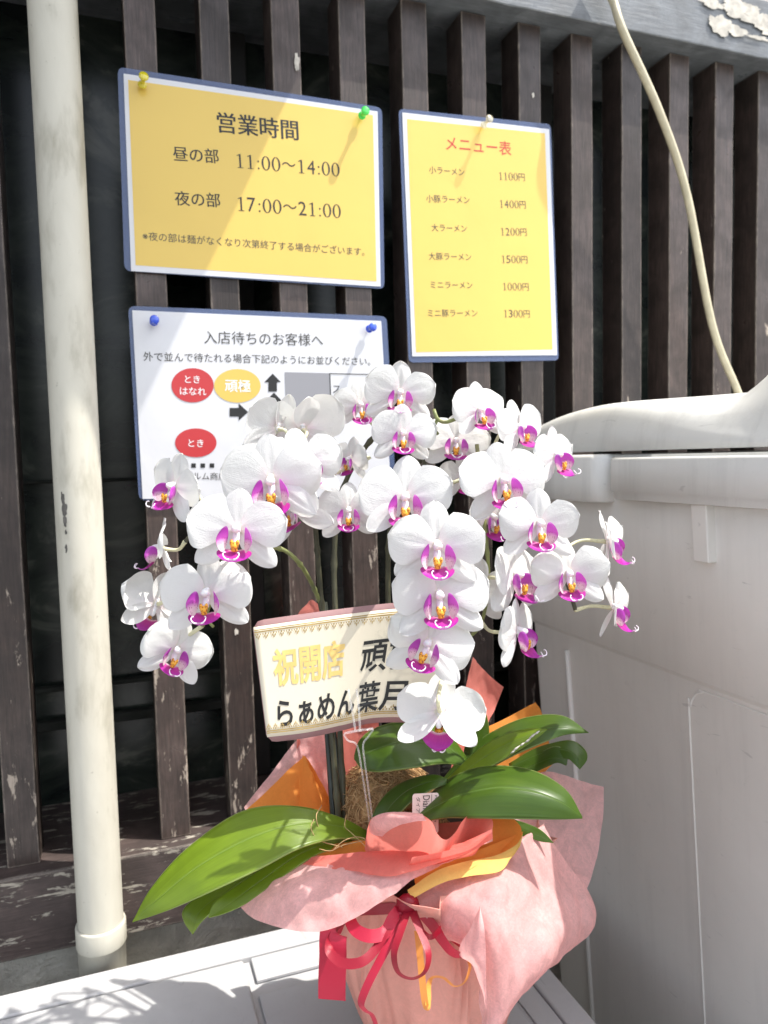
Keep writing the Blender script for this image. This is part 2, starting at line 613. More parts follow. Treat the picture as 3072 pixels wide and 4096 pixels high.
def nonwoven(name, col, trans, alpha, tcol=None, fib=0.2):
    """thin fibrous wrapping sheet: light comes through, fibres show"""
    m, nt, b = newmat(name)
    v = coords(nt)
    f1 = noisen(nt, v, 260, 5, 0.75, 1.5)
    f2 = noisen(nt, coords(nt, (1, 1, 0.7)), 45, 5, 0.7, 1.0)
    c = mixc(nt, ramp(nt, f2, [(0.35, g(0)), (0.7, g(1))]), tuple(x * (1 - fib) for x in col), tuple(min(x * (1 + fib * 0.5), 0.95) for x in col))
    c = mixc(nt, ramp(nt, f1, [(0.4, g(0.25)), (0.6, g(0))]), c, tuple(x * 0.75 for x in col))
    nt.links.new(c, b.inputs['Base Color'])
    b.inputs['Roughness'].default_value = 0.75
    b.inputs['Specular IOR Level'].default_value = 0.2
    bump(nt, f1, b, 0.5, 0.0006)
    al = ramp(nt, mathn(nt, 'ADD', mathn(nt, 'MULTIPLY', f1, 0.5), mathn(nt, 'MULTIPLY', f2, 0.5)), [(0.40, g(max(alpha - 0.08, 0))), (0.60, g(min(alpha + 0.10, 1)))])
    if tcol is None: tcol = c
    translucent_mix(nt, b, tcol, trans, al if alpha < 1 else None)
    return m


M['wrap_pink'] = nonwoven('pale pink nonwoven sheet', (0.90, 0.53, 0.51), 0.45, 0.92, fib=0.12)
M['wrap_coral'] = nonwoven('coral nonwoven sheet', (0.92, 0.30, 0.25), 0.55, 1.0, fib=0.06)
M['wrap_orange'] = nonwoven('orange nonwoven sheet', (0.95, 0.38, 0.08), 0.55, 1.0, fib=0.06)
M['wrap_yellow'] = nonwoven('apricot yellow paper', (0.88, 0.62, 0.18), 0.30, 1.0, fib=0.05)
M['wrap_peach'] = nonwoven('peach wrap of pot', (0.88, 0.44, 0.36), 0.32, 1.0, fib=0.10)
M['pot'] = simple('dark plastic pot', (0.03, 0.025, 0.02), 0.6)


def coir_mat():
    m, nt, b = newmat('coconut fibre')
    n = noisen(nt, coords(nt), 120, 4, 0.7, 1.0)
    c = ramp(nt, n, [(0.3, (0.16, 0.08, 0.03)), (0.5, (0.42, 0.24, 0.10)), (0.75, (0.62, 0.42, 0.20))])
    nt.links.new(c, b.inputs['Base Color'])
    b.inputs['Roughness'].default_value = 0.9
    bump(nt, n, b, 1.0, 0.004)
    return m


M['coir'] = coir_mat()
M['fibre'] = simple('tan fibre', (0.50, 0.32, 0.15), 0.7, nscale=90, namp=0.4)


def ribbon_mat(name, col):
    m, nt, b = newmat(name)
    tc = nt.nodes.new('ShaderNodeTexCoord')
    w = nt.nodes.new('ShaderNodeTexWave'); w.bands_direction = 'Y'
    w.inputs['Scale'].default_value = 14
    nt.links.new(tc.outputs['UV'], w.inputs[0])
    b.inputs['Base Color'].default_value = (*col, 1)
    b.inputs['Roughness'].default_value = 0.38
    bump(nt, w.outputs[0], b, 0.15, 0.0003)
    translucent_mix(nt, b, col, 0.22)
    return m


M['red'] = ribbon_mat('crimson satin ribbon', (0.46, 0.014, 0.045))
M['red_dark'] = ribbon_mat('dark crimson ribbon', (0.30, 0.008, 0.025))
M['orange_ribbon'] = ribbon_mat('orange curling ribbon', (0.80, 0.33, 0.07))


def laminated(name, col, amp=0.04):
    m, nt, b = newmat(name)
    n = noisen(nt, coords(nt), 9, 4, 0.5, 0.4)
    n2 = noisen(nt, coords(nt), 500, 2)
    c = ramp(nt, n, [(0.3, tuple(x * (1 - amp) for x in col)), (0.7, col)])
    nt.links.new(c, b.inputs['Base Color'])
    b.inputs['Roughness'].default_value = 0.45
    b.inputs['Coat Weight'].default_value = 0.6
    b.inputs['Coat Roughness'].default_value = 0.12
    bump(nt, mathn(nt, 'ADD', n, mathn(nt, 'MULTIPLY', n2, 0.01)), b, 0.35, 0.004)
    return m


M['paper'] = laminated('laminated white paper', (0.64, 0.645, 0.665))
M['yellow_print'] = laminated('laminated yellow print', (0.70, 0.485, 0.085))
M['ink'] = simple('black ink', (0.014, 0.014, 0.014), 0.45)
M['ink_red'] = simple('red ink', (0.50, 0.04, 0.03), 0.35)
M['ink_crimson'] = simple('crimson print', (0.48, 0.035, 0.04), 0.3)
M['ink_mustard'] = simple('mustard print', (0.66, 0.46, 0.10), 0.3)
M['ink_grey'] = simple('grey print', (0.27, 0.27, 0.29), 0.35)
M['ink_white'] = simple('white lettering', (0.80, 0.80, 0.80), 0.35)
M['ink_soft'] = simple('faded black print', (0.05, 0.047, 0.04), 0.45)


def pouch_mat():
    m, nt, b = newmat('clear laminate film edge')
    b.inputs['Base Color'].default_value = (0.10, 0.14, 0.27, 1)
    b.inputs['Roughness'].default_value = 0.16
    b.inputs['Specular IOR Level'].default_value = 0.7
    tp = nt.nodes.new('ShaderNodeBsdfTransparent')
    mx = nt.nodes.new('ShaderNodeMixShader')
    mx.inputs[0].default_value = 0.62
    nt.links.new(tp.outputs[0], mx.inputs[1]); nt.links.new(b.outputs[0], mx.inputs[2])
    nt.links.new(mx.outputs[0], nt.nodes['Material Output'].inputs[0])
    return m


M['pouch'] = pouch_mat()


def clear_plastic(name, col, alpha=0.35, rough=0.05):
    m, nt, b = newmat(name)
    b.inputs['Base Color'].default_value = (*col, 1)
    b.inputs['Roughness'].default_value = rough
    b.inputs['Specular IOR Level'].default_value = 0.9
    b.inputs['Coat Weight'].default_value = 1.0
    tp = nt.nodes.new('ShaderNodeBsdfTransparent'); tp.inputs[0].default_value = (*[min(1, 0.5 + x * 0.6) for x in col], 1)
    mx = nt.nodes.new('ShaderNodeMixShader')
    mx.inputs[0].default_value = alpha
    nt.links.new(tp.outputs[0], mx.inputs[1]); nt.links.new(b.outputs[0], mx.inputs[2])
    nt.links.new(mx.outputs[0], nt.nodes['Material Output'].inputs[0])
    return m


M['pin_yellow'] = clear_plastic('yellow pin plastic', (0.80, 0.70, 0.02), 0.75)
M['pin_green'] = clear_plastic('green pin plastic', (0.05, 0.80, 0.08), 0.8)
M['pin_clear'] = clear_plastic('clear pin plastic', (0.8, 0.76, 0.6), 0.45)
M['pin_blue'] = clear_plastic('blue pin plastic', (0.01, 0.08, 0.70), 0.9)
M['steel'] = simple('steel needle', (0.6, 0.6, 0.6), 0.25, metallic=1.0)
M['clear'] = clear_plastic('clear acrylic', (0.85, 0.85, 0.85), 0.22)


def card_mat():
    m, nt, b = newmat('soiled cream card')
    v = coords(nt)
    n = noisen(nt, v, 35, 6, 0.75, 0.5)
    n2 = noisen(nt, v, 18, 3, 0.5)
    n3 = noisen(nt, v, 420, 3, 0.7)
    n = noisen(nt, v, 90, 6, 0.8)
    spots = mathn(nt, 'MULTIPLY', ramp(nt, mathn(nt, 'ADD', mathn(nt, 'MULTIPLY', n, 0.5), mathn(nt, 'MULTIPLY', n3, 0.5)), [(0.50, g(0)), (0.62, g(1))]), ramp(nt, n2, [(0.56, g(0)), (0.70, g(0.8))]))
    c = mixc(nt, spots, (0.70, 0.64, 0.50), (0.20, 0.18, 0.14))
    nt.links.new(c, b.inputs['Base Color'])
    b.inputs['Roughness'].default_value = 0.55
    return m


M['card'] = card_mat()
M['card_back'] = simple('mauve card backing', (0.27, 0.15, 0.15), 0.6, nscale=40, namp=0.1)
M['gold'] = simple('gold border print', (0.42, 0.29, 0.10), 0.35, metallic=0.3, nscale=80, namp=0.35)
M['gold_text'] = simple('faded gold lettering', (0.76, 0.54, 0.18), 0.5, nscale=60, namp=0.12)
M['tag'] = simple('cream plant tag', (0.80, 0.72, 0.66), 0.4)

# ------------------------------------------------------------------ the setting
mesh('ground', [(-60, -60, 0), (60, -60, 0), (60, 60, 0), (-60, 60, 0)], [(0, 1, 2, 3)], M['ground'], smooth=False)['kind'] = 'structure'
fw = MB().box((-2.5, -0.004, 0.0), (3.5, 0.25, Z0 - 0.528)).build('foundation_wall', M['concrete'], smooth=False)
tag(fw, 'rough grey concrete foundation under the weathered sill, behind the pipe foot', 'wall', kind='structure')
uw = MB().box((-2.5, -0.012, Z0 + 0.64), (3.5, 0.25, Z0 + 1.7)).build('upper_wall', M['stucco'], smooth=False)
tag(uw, 'plain beige wall above the lattice beam at the top right corner', 'wall', kind='structure')

# unseen eave above the lattice, its end and depth set for the shadow it throws
aw = empty('unseen_shadow_eave', (0, 0, Z0 + 0.77), 'shallow dark wooden eave over the left half of the lattice, out of view, shaped for its shadow', 'eave')
MB().box((-2.2, -0.250, Z0 + 0.765), (0.378, -0.013, Z0 + 0.783)).build('unseen_eave_board', M['slat'], aw, smooth=False, bevel=0.002)
for k in range(9):
    MB().box((-2.15 + k * 0.31, -0.240, Z0 + 0.735), (-2.12 + k * 0.31, -0.013, Z0 + 0.7645)).build('unseen_eave_rafter', M['slat'], aw, smooth=False)

# lattice
lat = empty('wooden_lattice', (0.4, 0, Z0 - 0.436), 'dark brown painted wooden lattice with chipped slats between beam and sill', 'lattice')
SL = 0.0807
for k in range(-6, 20):
    x = 0.0297 + SL * k
    if k == 4: x -= 0.001
    w = 0.0335 + random.uniform(-0.0006, 0.0008)
    z0, z1 = Z0 - 0.4365, Z0 + 0.5585
    n = 22
    V = []; Fc = []
    yo = random.uniform(-0.0008, 0.0008)
    for i in range(n):
        z = z0 + (z1 - z0) * i / (n - 1)
        dx = 0.0006 * mnoise.noise(Vector((k * 3.1, 0, z * 9)))
        a = 0.0005 * mnoise.noise(Vector((k * 5.1, 4, z * 40))); b2 = 0.0005 * mnoise.noise(Vector((k * 5.1, 9, z * 40)))
        V += [(x + dx + a, yo, z), (x + w + dx + b2, yo, z), (x + w + dx, 0.045, z), (x + dx, 0.045, z)]
    for i in range(n - 1):
        for j in range(4):
            j2 = (j + 1) % 4
            Fc.append((i * 4 + j, i * 4 + j2, (i + 1) * 4 + j2, (i + 1) * 4 + j))
    Fc += [(3, 2, 1, 0), tuple((n - 1) * 4 + j for j in range(4))]
    mesh('slat', V, Fc, M['slat'], lat, smooth=False, bevel=0.0012)


def plank(name, x0, x1, y0, y1, z0, z1, mat, parent, seed):
    n = 120
    V = []; Fc = []
    for i in range(n):
        x = x0 + (x1 - x0) * i / (n - 1)
        q = [0.0010 * mnoise.noise(Vector((x * 30, seed, j))) + 0.0006 * mnoise.noise(Vector((x * 110, seed, j + 9))) for j in range(4)]
        V += [(x, y0 + q[0], z0 + q[1]), (x, y1, z0), (x, y1, z1), (x, y0 + q[2], z1 + q[3])]
    for i in range(n - 1):
        for j in range(4):
            j2 = (j + 1) % 4
            Fc.append((i * 4 + j2, i * 4 + j, (i + 1) * 4 + j, (i + 1) * 4 + j2))
    Fc += [(0, 1, 2, 3), tuple((n - 1) * 4 + 3 - j for j in range(4))]
    return mesh(name, V, Fc, mat, parent, smooth=False, bevel=0.002)


plank('sill', -1.2, 2.2, -0.022, 0.20, Z0 - 0.528, Z0 - 0.437, M['sill'], lat, 1)
plank('top_beam', -1.2, 2.2, -0.028, 0.20, Z0 + 0.559, Z0 + 0.639, M['beam'], lat, 2)


def blob(cx, cz, rx, rz, y, seed, n=40):
    V = [(cx, y, cz)]
    for i in range(n):
        a = 2 * math.pi * i / n
        k = 1 + 0.55 * mnoise.noise(Vector((math.cos(a) * 1.6, math.sin(a) * 1.6, seed))) + 0.25 * mnoise.noise(Vector((math.cos(a) * 6, math.sin(a) * 6, seed)))
        V.append((cx + rx * k * math.cos(a), y, cz + rz * k * math.sin(a)))
    return V, [(0, 1 + i, 1 + (i + 1) % n) for i in range(n)]


for ux, uy, rx, rz, sd in ((1555, 52, 0.020, 0.012, 3), (1600, 20, 0.040, 0.012, 8), (1650, 46, 0.036, 0.010, 12), (1590, 66, 0.020, 0.006, 15), (1535, 6, 0.020, 0.006, 19), (1700, 70, 0.05, 0.012, 23), (1640, 82, 0.018, 0.003, 29)):
    q = PY(ux, uy, -0.0300)
    mesh('bared_patch', *blob(q.x, q.z, rx, rz, -0.0300 - 0.00005 * (sd % 7), sd, 60), M['peel'], lat, smooth=False)
# paint flakes gone from slats
for cx, cz, rx, rz, sd in ((0.220, 0.463, 0.0030, 0.009, 2), (0.056, 0.145, 0.0035, 0.007, 5), (0.535, 0.47, 0.002, 0.003, 6), (0.125, -0.20, 0.002, 0.004, 9), (0.204, -0.03, 0.003, 0.010, 11)):
    mesh('bared_patch', *blob(cx, Z0 + cz, rx, rz, -0.0014, sd, 30), M['peel'], lat, smooth=False)

# window behind the lattice
win = empty('window', (0.4, 0.15, Z0 - 0.43), 'dark window with painted dim reflections behind the wooden lattice', 'window')
MB().box((-1.2, 0.150, Z0 - 0.4365), (2.2, 0.156, Z0 + 0.5585)).build('pane', M['glass_dark'], win, smooth=False)
for z, h in ((-0.335, 0.012), (-0.285, 0.006), (-0.02, 0.004)):
    MB().box((-1.2, 0.135, Z0 + z), (2.2, 0.1495, Z0 + z + h)).build('sash_bar', M['sash'], win, smooth=False, bevel=0.002)
for x in (0.155, 0.62, 1.1, -0.35):
    MB().box((x, 0.132, Z0 - 0.436), (x + 0.03, 0.1492, Z0 + 0.56)).build('sash_post', M['dark_board'], win, smooth=False, bevel=0.002)

# drain pipe
pipe = empty('drain_pipe', (-0.038, -0.0495, 0), 'aged ivory plastic drain pipe standing before the lattice on the left', 'pipe')
px_, py_ = -0.0378, -0.0495
pr = 0.0232
MB().lathe([(pr, Z0 - 0.50), (pr, Z0 - 0.3), (pr, Z0), (pr, Z0 + 0.4), (pr, Z0 + 0.9)], (px_, py_, 0), (0, 0, 1), 48).build('upper_pipe', M['pipe'], pipe)
MB().lathe([(pr + 0.0002, Z0 - 0.489), (0.0252, Z0 - 0.489), (0.0258, Z0 - 0.491), (0.0258, Z0 - 0.511), (0.0252, Z0 - 0.513), (0.0246, Z0 - 0.5135), (0.0236, Z0 - 0.56), (0.0238, 0.0)], (px_, py_, 0), (0, 0, 1), 48).build('socket', M['pipe'], pipe)
sc_ = MB()
for (ux, uy, rr, sd) in ((136, 1078, 0.0022, 1), (139, 1100, 0.0030, 2), (140, 1125, 0.0022, 3), (142, 1150, 0.0012, 4), (133, 1068, 0.0010, 5), (143, 1185, 0.0016, 6)):
    q = PY(ux, uy, py_ - pr * 0.93)
    a = math.asin(max(-1, min(1, (q.x - px_) / pr)))
    V, Fc = blob(0, 0, rr, rr * 2.4, 0, sd, 18)
    W = []
    for v in V:
        aa = a + v[0] / pr
        W.append((px_ + (pr + 0.0002) * math.sin(aa), py_ - (pr + 0.0002) * math.cos(aa), q.z + v[2]))
    sc_.add(W, Fc)
sc_.build('scuff_mark', M['scuff'], pipe)

# ------------------------------------------------------------------ lettering
_cache = {}


def text_geo(s, bold=0.0):
    """flat glyph mesh of s, with bounds (x0, y0, x1, y1)"""
    key = (s, bold)
    if key in _cache: return _cache[key]
    cu = bpy.data.curves.new('t', 'FONT')
    cu.body = s
    cu.size = 1.0
    cu.resolution_u = 3
    cu.offset = bold
    ob = bpy.data.objects.new('t', cu)
    COL.objects.link(ob)
    dg = bpy.context.evaluated_depsgraph_get()
    me = bpy.data.meshes.new_from_object(ob.evaluated_get(dg))
    V = [v.co.copy() for v in me.vertices]
    Fc = [tuple(p.vertices) for p in me.polygons]
    bpy.data.objects.remove(ob)
    bpy.data.meshes.remove(me)
    b = (min(v.x for v in V), min(v.y for v in V), max(v.x for v in V), max(v.y for v in V))
    _cache[key] = (V, Fc, b)
    return _cache[key]


def serif_run(s):
    """digits with book-type contrast, other glyphs from the font"""
    V = []; Fc = []; x = 0.0

    def poly(pts):
        n = len(V)
        V.extend(Vector((a, b, 0)) for a, b in pts)
        Fc.append(tuple(range(n, n + len(pts))))
    for ch in s:
        if ch == '0':
            n = len(V); k = 28
            for i in range(k):
                a = 2 * math.pi * i / k
                V.append(Vector((x + 0.27 + 0.235 * math.cos(a), 0.36 + 0.37 * math.sin(a), 0)))
                V.append(Vector((x + 0.27 + 0.135 * math.cos(a), 0.36 + 0.335 * math.sin(a), 0)))
            for i in range(k):
                j = (i + 1) % k
                Fc.append((n + 2 * i, n + 2 * j, n + 2 * j + 1, n + 2 * i + 1))
            x += 0.55
        elif ch == '1':
            poly([(x + 0.225, 0.035), (x + 0.315, 0.035), (x + 0.315, 0.73), (x + 0.225, 0.70)])
            poly([(x + 0.12, 0.0), (x + 0.42, 0.0), (x + 0.42, 0.034), (x + 0.12, 0.034)])
            poly([(x + 0.10, 0.60), (x + 0.224, 0.64), (x + 0.224, 0.70), (x + 0.10, 0.63)])
            x += 0.55
        elif ch == ':':
            for yy in (0.06, 0.42):
                poly([(x + 0.14 + 0.05 * math.cos(2 * math.pi * i / 12), yy + 0.05 * math.sin(2 * math.pi * i / 12)) for i in range(12)])
            x += 0.28
        else:
            tv, tf, tb = text_geo(ch, 0.0)
            if ch in '～':
                sc = 0.75 / (tb[2] - tb[0]); sy = sc; oy = 0.30 - tb[1] * sy; wd = 0.85
            elif ch == '円':
                sy = 0.72 / (tb[3] - tb[1]); sc = sy; oy = -0.02 - tb[1] * sy; wd = 0.80
            else:
                sy = 0.73 / (tb[3] - tb[1]); sc = 0.44 / (tb[2] - tb[0]); oy = -tb[1] * sy; wd = 0.55
            n = len(V)
            V.extend(Vector((x + 0.04 + (v.x - tb[0]) * sc, v.y * sy + oy, 0)) for v in tv)
            Fc.extend(tuple(i + n for i in f) for f in tf)
            x += wd
    b = (min(v.x for v in V), min(v.y for v in V), max(v.x for v in V), max(v.y for v in V))
    return V, Fc, b


def lettering(parent, s, L, Rr, Y, mat, bold=0.0, serif=False, name='lettering', hscale=1.0, thicken=0.0, refh=None):
    """write s on the plane Y so that it runs from L to Rr (photo units, mid-height of the line)"""
    V, Fc, b = serif_run(s) if serif else text_geo(s, bold)
    A = PY(*L, Y); B = PY(*Rr, Y)
    ux = (B - A); w = ux.length; ux.normalize()
    uz = Vector((-ux.z, 0, ux.x))
    k = w / (b[2] - b[0])
    cy = (b[1] + b[3]) / 2
    n0 = len(V)
    out = [A + ux * ((v.x - b[0]) * k) + uz * ((v.y - cy) * k * hscale) for v in V]
    Fo = list(Fc)
    if thicken:
        dx = ux * (k * thicken) - Vector((0, 0.00003, 0))
        out2 = [v + dx for v in out]
        out = out + out2
        Fo += [tuple(i + n0 for i in f) for f in Fc]
    return mesh(name, out, Fo, mat, parent, smooth=False)


def plate(parent, name, quad, Y, thick, mat, rad=0.0, smooth=False):
    """rounded quadrilateral sheet with thickness, photo corners TL TR BR BL on the plane Y"""
    q = [PY(*c, Y) for c in quad]
    pts = []
    for i in range(4):
        p0, p1, p2 = q[i - 1], q[i], q[(i + 1) % 4]
        if rad:
            a = (p0 - p1).normalized() * rad; c = (p2 - p1).normalized() * rad
            for t in (0, 0.25, 0.5, 0.75, 1):
                pts.append(p1 + a * (1 - t) ** 2 + c * t ** 2)
        else:
            pts.append(p1)
    n = len(pts)
    V = [p for p in pts] + [p + Vector((0, thick, 0)) for p in pts]
    Fc = [tuple(range(n - 1, -1, -1)), tuple(range(n, 2 * n))] + [(i, (i + 1) % n, n + (i + 1) % n, n + i) for i in range(n)]
    return mesh(name, V, Fc, mat, parent, smooth=False)


def ring_plate(parent, name, quad, inset, Y, mat):
    """raised frame: the sealed film margin around the paper"""
    q = [PY(*c, Y) for c in quad]; r = [PY(*c, Y) for c in inset]
    V = q + r
    Fc = [(i, (i + 1) % 4, 4 + (i + 1) % 4, 4 + i) for i in range(4)]
    return mesh(name, V, Fc, mat, parent, smooth=False, thick=0.0006)


def c1(x, y): return (216 + 0.3906 * x, 108 + 0.3906 * y)
def c2(x, y): return (810 + 0.2685 * x, 216 + 0.2685 * y)
def c3(x, y): return (216 + 0.3906 * x, 594 + 0.3906 * y)


SY = -0.0040
# opening hours
s1 = empty('notice', PY(*c1(830, 1250), SY), 'wide yellow laminated opening hours notice, top left on the lattice', 'notice')
plate(s1, 'laminate_film', [c1(97, 92), c1(1560, 318), c1(1573, 1322), c1(135, 1222)], SY, 0.0008, M['pouch'], 0.008)
plate(s1, 'paper', [c1(130, 130), c1(1535, 340), c1(1552, 1308), c1(172, 1222)], SY - 0.0007, 0.0006, M['paper'])
plate(s1, 'yellow_panel', [c1(155, 165), c1(1510, 360), c1(1530, 1280), c1(197, 1190)], SY - 0.0009, 0.0001, M['yellow_print'])
TY = SY - 0.0011
lettering(s1, '営業時間', c1(647, 398), c1(1095, 445), TY, M['ink'], 0.004, thicken=0.025)
lettering(s1, '昼の部', c1(403, 572), c1(655, 588), TY, M['ink'], 0.0, thicken=0.02)
lettering(s1, '11:00～14:00', c1(757, 612), c1(1325, 663), TY, M['ink'], serif=True)
lettering(s1, '夜の部', c1(413, 818), c1(663, 832), TY, M['ink'], 0.0, thicken=0.02)
lettering(s1, '17:00～21:00', c1(763, 850), c1(1332, 893), TY, M['ink'], serif=True)
lettering(s1, '※夜の部は麺がなくなり次第終了する場合がございます。', c1(235, 1027), c1(1462, 1116), TY, M['ink_soft'], 0.0)
# menu
s2 = empty('menu_sheet', PY(*c2(850, 2100), SY), 'tall yellow laminated price list with a red heading, right of the opening hours', 'menu')
plate(s2, 'laminate_film', [c2(190, 68), c2(1415, 195), c2(1478, 2095), c2(272, 2113)], SY, 0.0008, M['pouch'], 0.007)
plate(s2, 'paper', [c2(220, 100), c2(1402, 235), c2(1465, 2052), c2(300, 2062)], SY - 0.0007, 0.0006, M['paper'])
plate(s2, 'yellow_panel', [c2(257, 153), c2(1368, 268), c2(1430, 2008), c2(330, 2030)], SY - 0.0009, 0.0001, M['yellow_print'])
lettering(s2, 'メニュー表', c2(570, 345), c2(1097, 392), TY, M['ink_red'], 0.004)
for s, a, b in (('小ラーメン', (435, 560), (720, 582)), ('小豚ラーメン', (412, 792), (762, 806)), ('大ラーメン', (455, 1026), (740, 1034)),
                ('大豚ラーメン', (432, 1256), (775, 1263)), ('ミニラーメン', (447, 1487), (785, 1491)), ('ミニ豚ラーメン', (425, 1715), (825, 1716))):
    lettering(s2, s, c2(*a), c2(*b), TY, M['ink_soft'], 0.002)
for s, a, b in (('1100円', (1000, 612), (1205, 622)), ('1400円', (1006, 836), (1213, 843)), ('1200円', (1015, 1059), (1220, 1063)),
                ('1500円', (1022, 1281), (1227, 1285)), ('1000円', (1032, 1501), (1237, 1504)), ('1300円', (1040, 1719), (1245, 1721))):
    lettering(s2, s, c2(*a), c2(*b), TY, M['ink_soft'], serif=True)
# queueing notice
s3 = empty('notice', PY(*c3(880, 1260), SY), 'white laminated queueing notice with a diagram, half hidden behind the orchids', 'notice')
plate(s3, 'laminate_film', [c3(155, 170), c3(1585, 228), c3(1640, 1245), c3(215, 1247)], SY, 0.0008, M['pouch'], 0.008)
plate(s3, 'paper', [c3(178, 195), c3(1555, 255), c3(1612, 1225), c3(236, 1238)], SY - 0.0007, 0.0006, M['paper'])
lettering(s3, '入店待ちのお客様へ', c3(575, 343), c3(1233, 360), TY, M['ink_soft'], 0.0)
lettering(s3, '外で並んで待たれる場合下記のようにお並びください。', c3(240, 450), c3(1495, 478), TY, M['ink_soft'], 0.002)


def poly3(name, pts, mat, dy=0.0):
    V = [PY(*c3(x, y), TY - dy) for x, y in pts]
    return mesh(name, V, [tuple(range(len(V)))], mat, s3, smooth=False)


def oval(cx, cy, rx, ry, mat, name):
    poly3(name, [(cx + rx * math.cos(2 * math.pi * i / 40), cy + ry * math.sin(2 * math.pi * i / 40)) for i in range(40)], mat)


def arrow_up(cx, y0, y1, hw=46, sw=24, hh=48):
    poly3('printed_arrow', [(cx, y0), (cx + hw, y0 + hh), (cx + sw, y0 + hh), (cx + sw, y1), (cx - sw, y1), (cx - sw, y0 + hh), (cx - hw, y0 + hh)], M['ink'])


oval(512, 610, 117, 95, M['ink_crimson'], 'printed_oval')
oval(760, 613, 129, 93, M['ink_mustard'], 'printed_oval')
oval(530, 928, 115, 80, M['ink_crimson'], 'printed_oval')
lettering(s3, 'とき', c3(470, 576), c3(552, 578), TY - 0.0002, M['ink_white'], 0.004)
lettering(s3, 'はなれ', c3(442, 641), c3(587, 645), TY - 0.0002, M['ink_white'], 0.004)
lettering(s3, '頑極', c3(690, 611), c3(833, 615), TY - 0.0002, M['ink_white'], 0.012)
lettering(s3, 'とき', c3(489, 929), c3(572, 931), TY - 0.0002, M['ink_white'], 0.004)
arrow_up(955, 545, 645); arrow_up(962, 650, 750)
for x0 in (717, 828):
    poly3('printed_arrow', [(x0, 735), (x0 + 50, 735), (x0 + 50, 710), (x0 + 102, 758), (x0 + 50, 806), (x0 + 50, 783), (x0, 783)], M['ink'])
poly3('printed_block', [(1022, 537), (1268, 543), (1288, 1090), (1040, 1086)], M['ink_grey'])
for a, b in (((1268, 543), (1560, 549)), ((1276, 786), (1570, 792))):
    poly3('printed_line', [a, b, (b[0], b[1] + 5), (a[0], a[1] + 5)], M['ink'], 0.0001)
poly3('printed_line', [(1268, 543), (1274, 543), (1282, 786), (1276, 786)], M['ink'], 0.0001)
lettering(s3, 'ス', c3(1288, 632), c3(1330, 633), TY, M['ink'], 0.0)
for x in (466, 517, 568, 619):
    poly3('printed_square', [(x - 12, 1042), (x + 13, 1042), (x + 13, 1066), (x - 12, 1066)], M['ink'])
poly3('printed_arrow', [(330, 1055), (385, 1010), (385, 1035), (440, 1035), (440, 1075), (385, 1075), (385, 1100)], M['ink'])
lettering(s3, 'パルム商店街', c3(468, 1110), c3(745, 1116), TY, M['ink_soft'], 0.0)


# push pins
def pin(u, v, mat, label, tilt=(0, 0)):
    base = PY(u, v, SY - 0.001)
    ax = Vector((tilt[0], -1, tilt[1])).normalized()
    o = empty('push_pin', base, label, 'push pin', 'push pins holding the notices')
    pr_ = [(0.0, 0.004), (0.0042, 0.004), (0.0048, 0.0052), (0.0044, 0.0064), (0.0026, 0.0072), (0.0023, 0.011), (0.0026, 0.0145), (0.0044, 0.016), (0.0052, 0.0175), (0.0048, 0.0192), (0.003, 0.0200), (0.0, 0.0202)]
    MB().lathe(pr_, base, ax, 24).build('pin_head', mat, o)
    MB().tube([base + ax * -0.006, base + ax * 0.0045], 0.0005, 8).build('needle', M['steel'], o)


pin(306, 190, M['pin_yellow'], 'yellow transparent push pin at the top left corner of the opening hours notice', (0.1, 0.25))
pin(779, 254, M['pin_green'], 'green push pin at the top right corner of the opening hours notice')
pin(1040, 276, M['pin_clear'], 'clear colourless push pin at the top of the menu sheet', (0.15, 0.25))
pin(332, 697, M['pin_blue'], 'blue push pin at the top left corner of the white notice')
pin(795, 712, M['pin_blue'], 'blue push pin at the top right corner of the white notice')

# cable
cp = [PY(1285, -60, -0.040), PY(1323, 0, -0.042), PY(1346, 68, -0.05), PY(1425, 243, -0.048), PY(1484, 421, -0.042), PY(1538, 700, -0.035), PY(1592, 842, -0.03), PY(1640, 960, -0.03)]
tag(MB().tube(path(cp, 60), 0.0052, 14).build('cable', M['cord']), 'cream round cable hanging diagonally in front of the lattice at the right', 'cable')

# ------------------------------------------------------------------ grey bin
bn = empty('waste_bin', (0.72, -0.32, 0), 'large grey plastic bin with a domed lid at the right edge', 'bin')


def rrect(x0, x1, y0, y1, r, z, n=6):
    out = []
    for cx, cy, a0 in ((x0 + r, y0 + r, 180), (x1 - r, y0 + r, 270), (x1 - r, y1 - r, 0), (x0 + r, y1 - r, 90)):
        for i in range(n):
            a = R(a0 + 90 * i / (n - 1))
            out.append(Vector((cx + r * math.cos(a), cy + r * math.sin(a), z)))
    return out


def rings(rs, close=True):
    n = len(rs[0]); V = [v for r in rs for v in r]
    Fc = [(i * n + j, i * n + (j + 1) % n, (i + 1) * n + (j + 1) % n, (i + 1) * n + j) for i in range(len(rs) - 1) for j in range(n)]
    if close:
        Fc.append(tuple(range(n - 1, -1, -1))); Fc.append(tuple((len(rs) - 1) * n + j for j in range(n)))
    return V, Fc


zz = [(-0.945, 0.0), (-0.90, 0.0), (-0.5, 0.0), (-0.216, 0.0), (-0.2155, -0.0005), (-0.209, -0.008), (-0.2085, -0.009), (-0.1, -0.009), (-0.02, -0.009)]
rs = []
for z, e in zz:
    xl = 0.487 + (-z) * 0.068 + e
    rs.append(rrect(xl, 1.40 - xl + 0.06, -0.64 + (-z) * 0.04 + e, -0.034 - (-z) * 0.01 - e, 0.016, Z0 + z))
mesh('body', *rings(rs), M['bin'], bn, bevel=0.0)


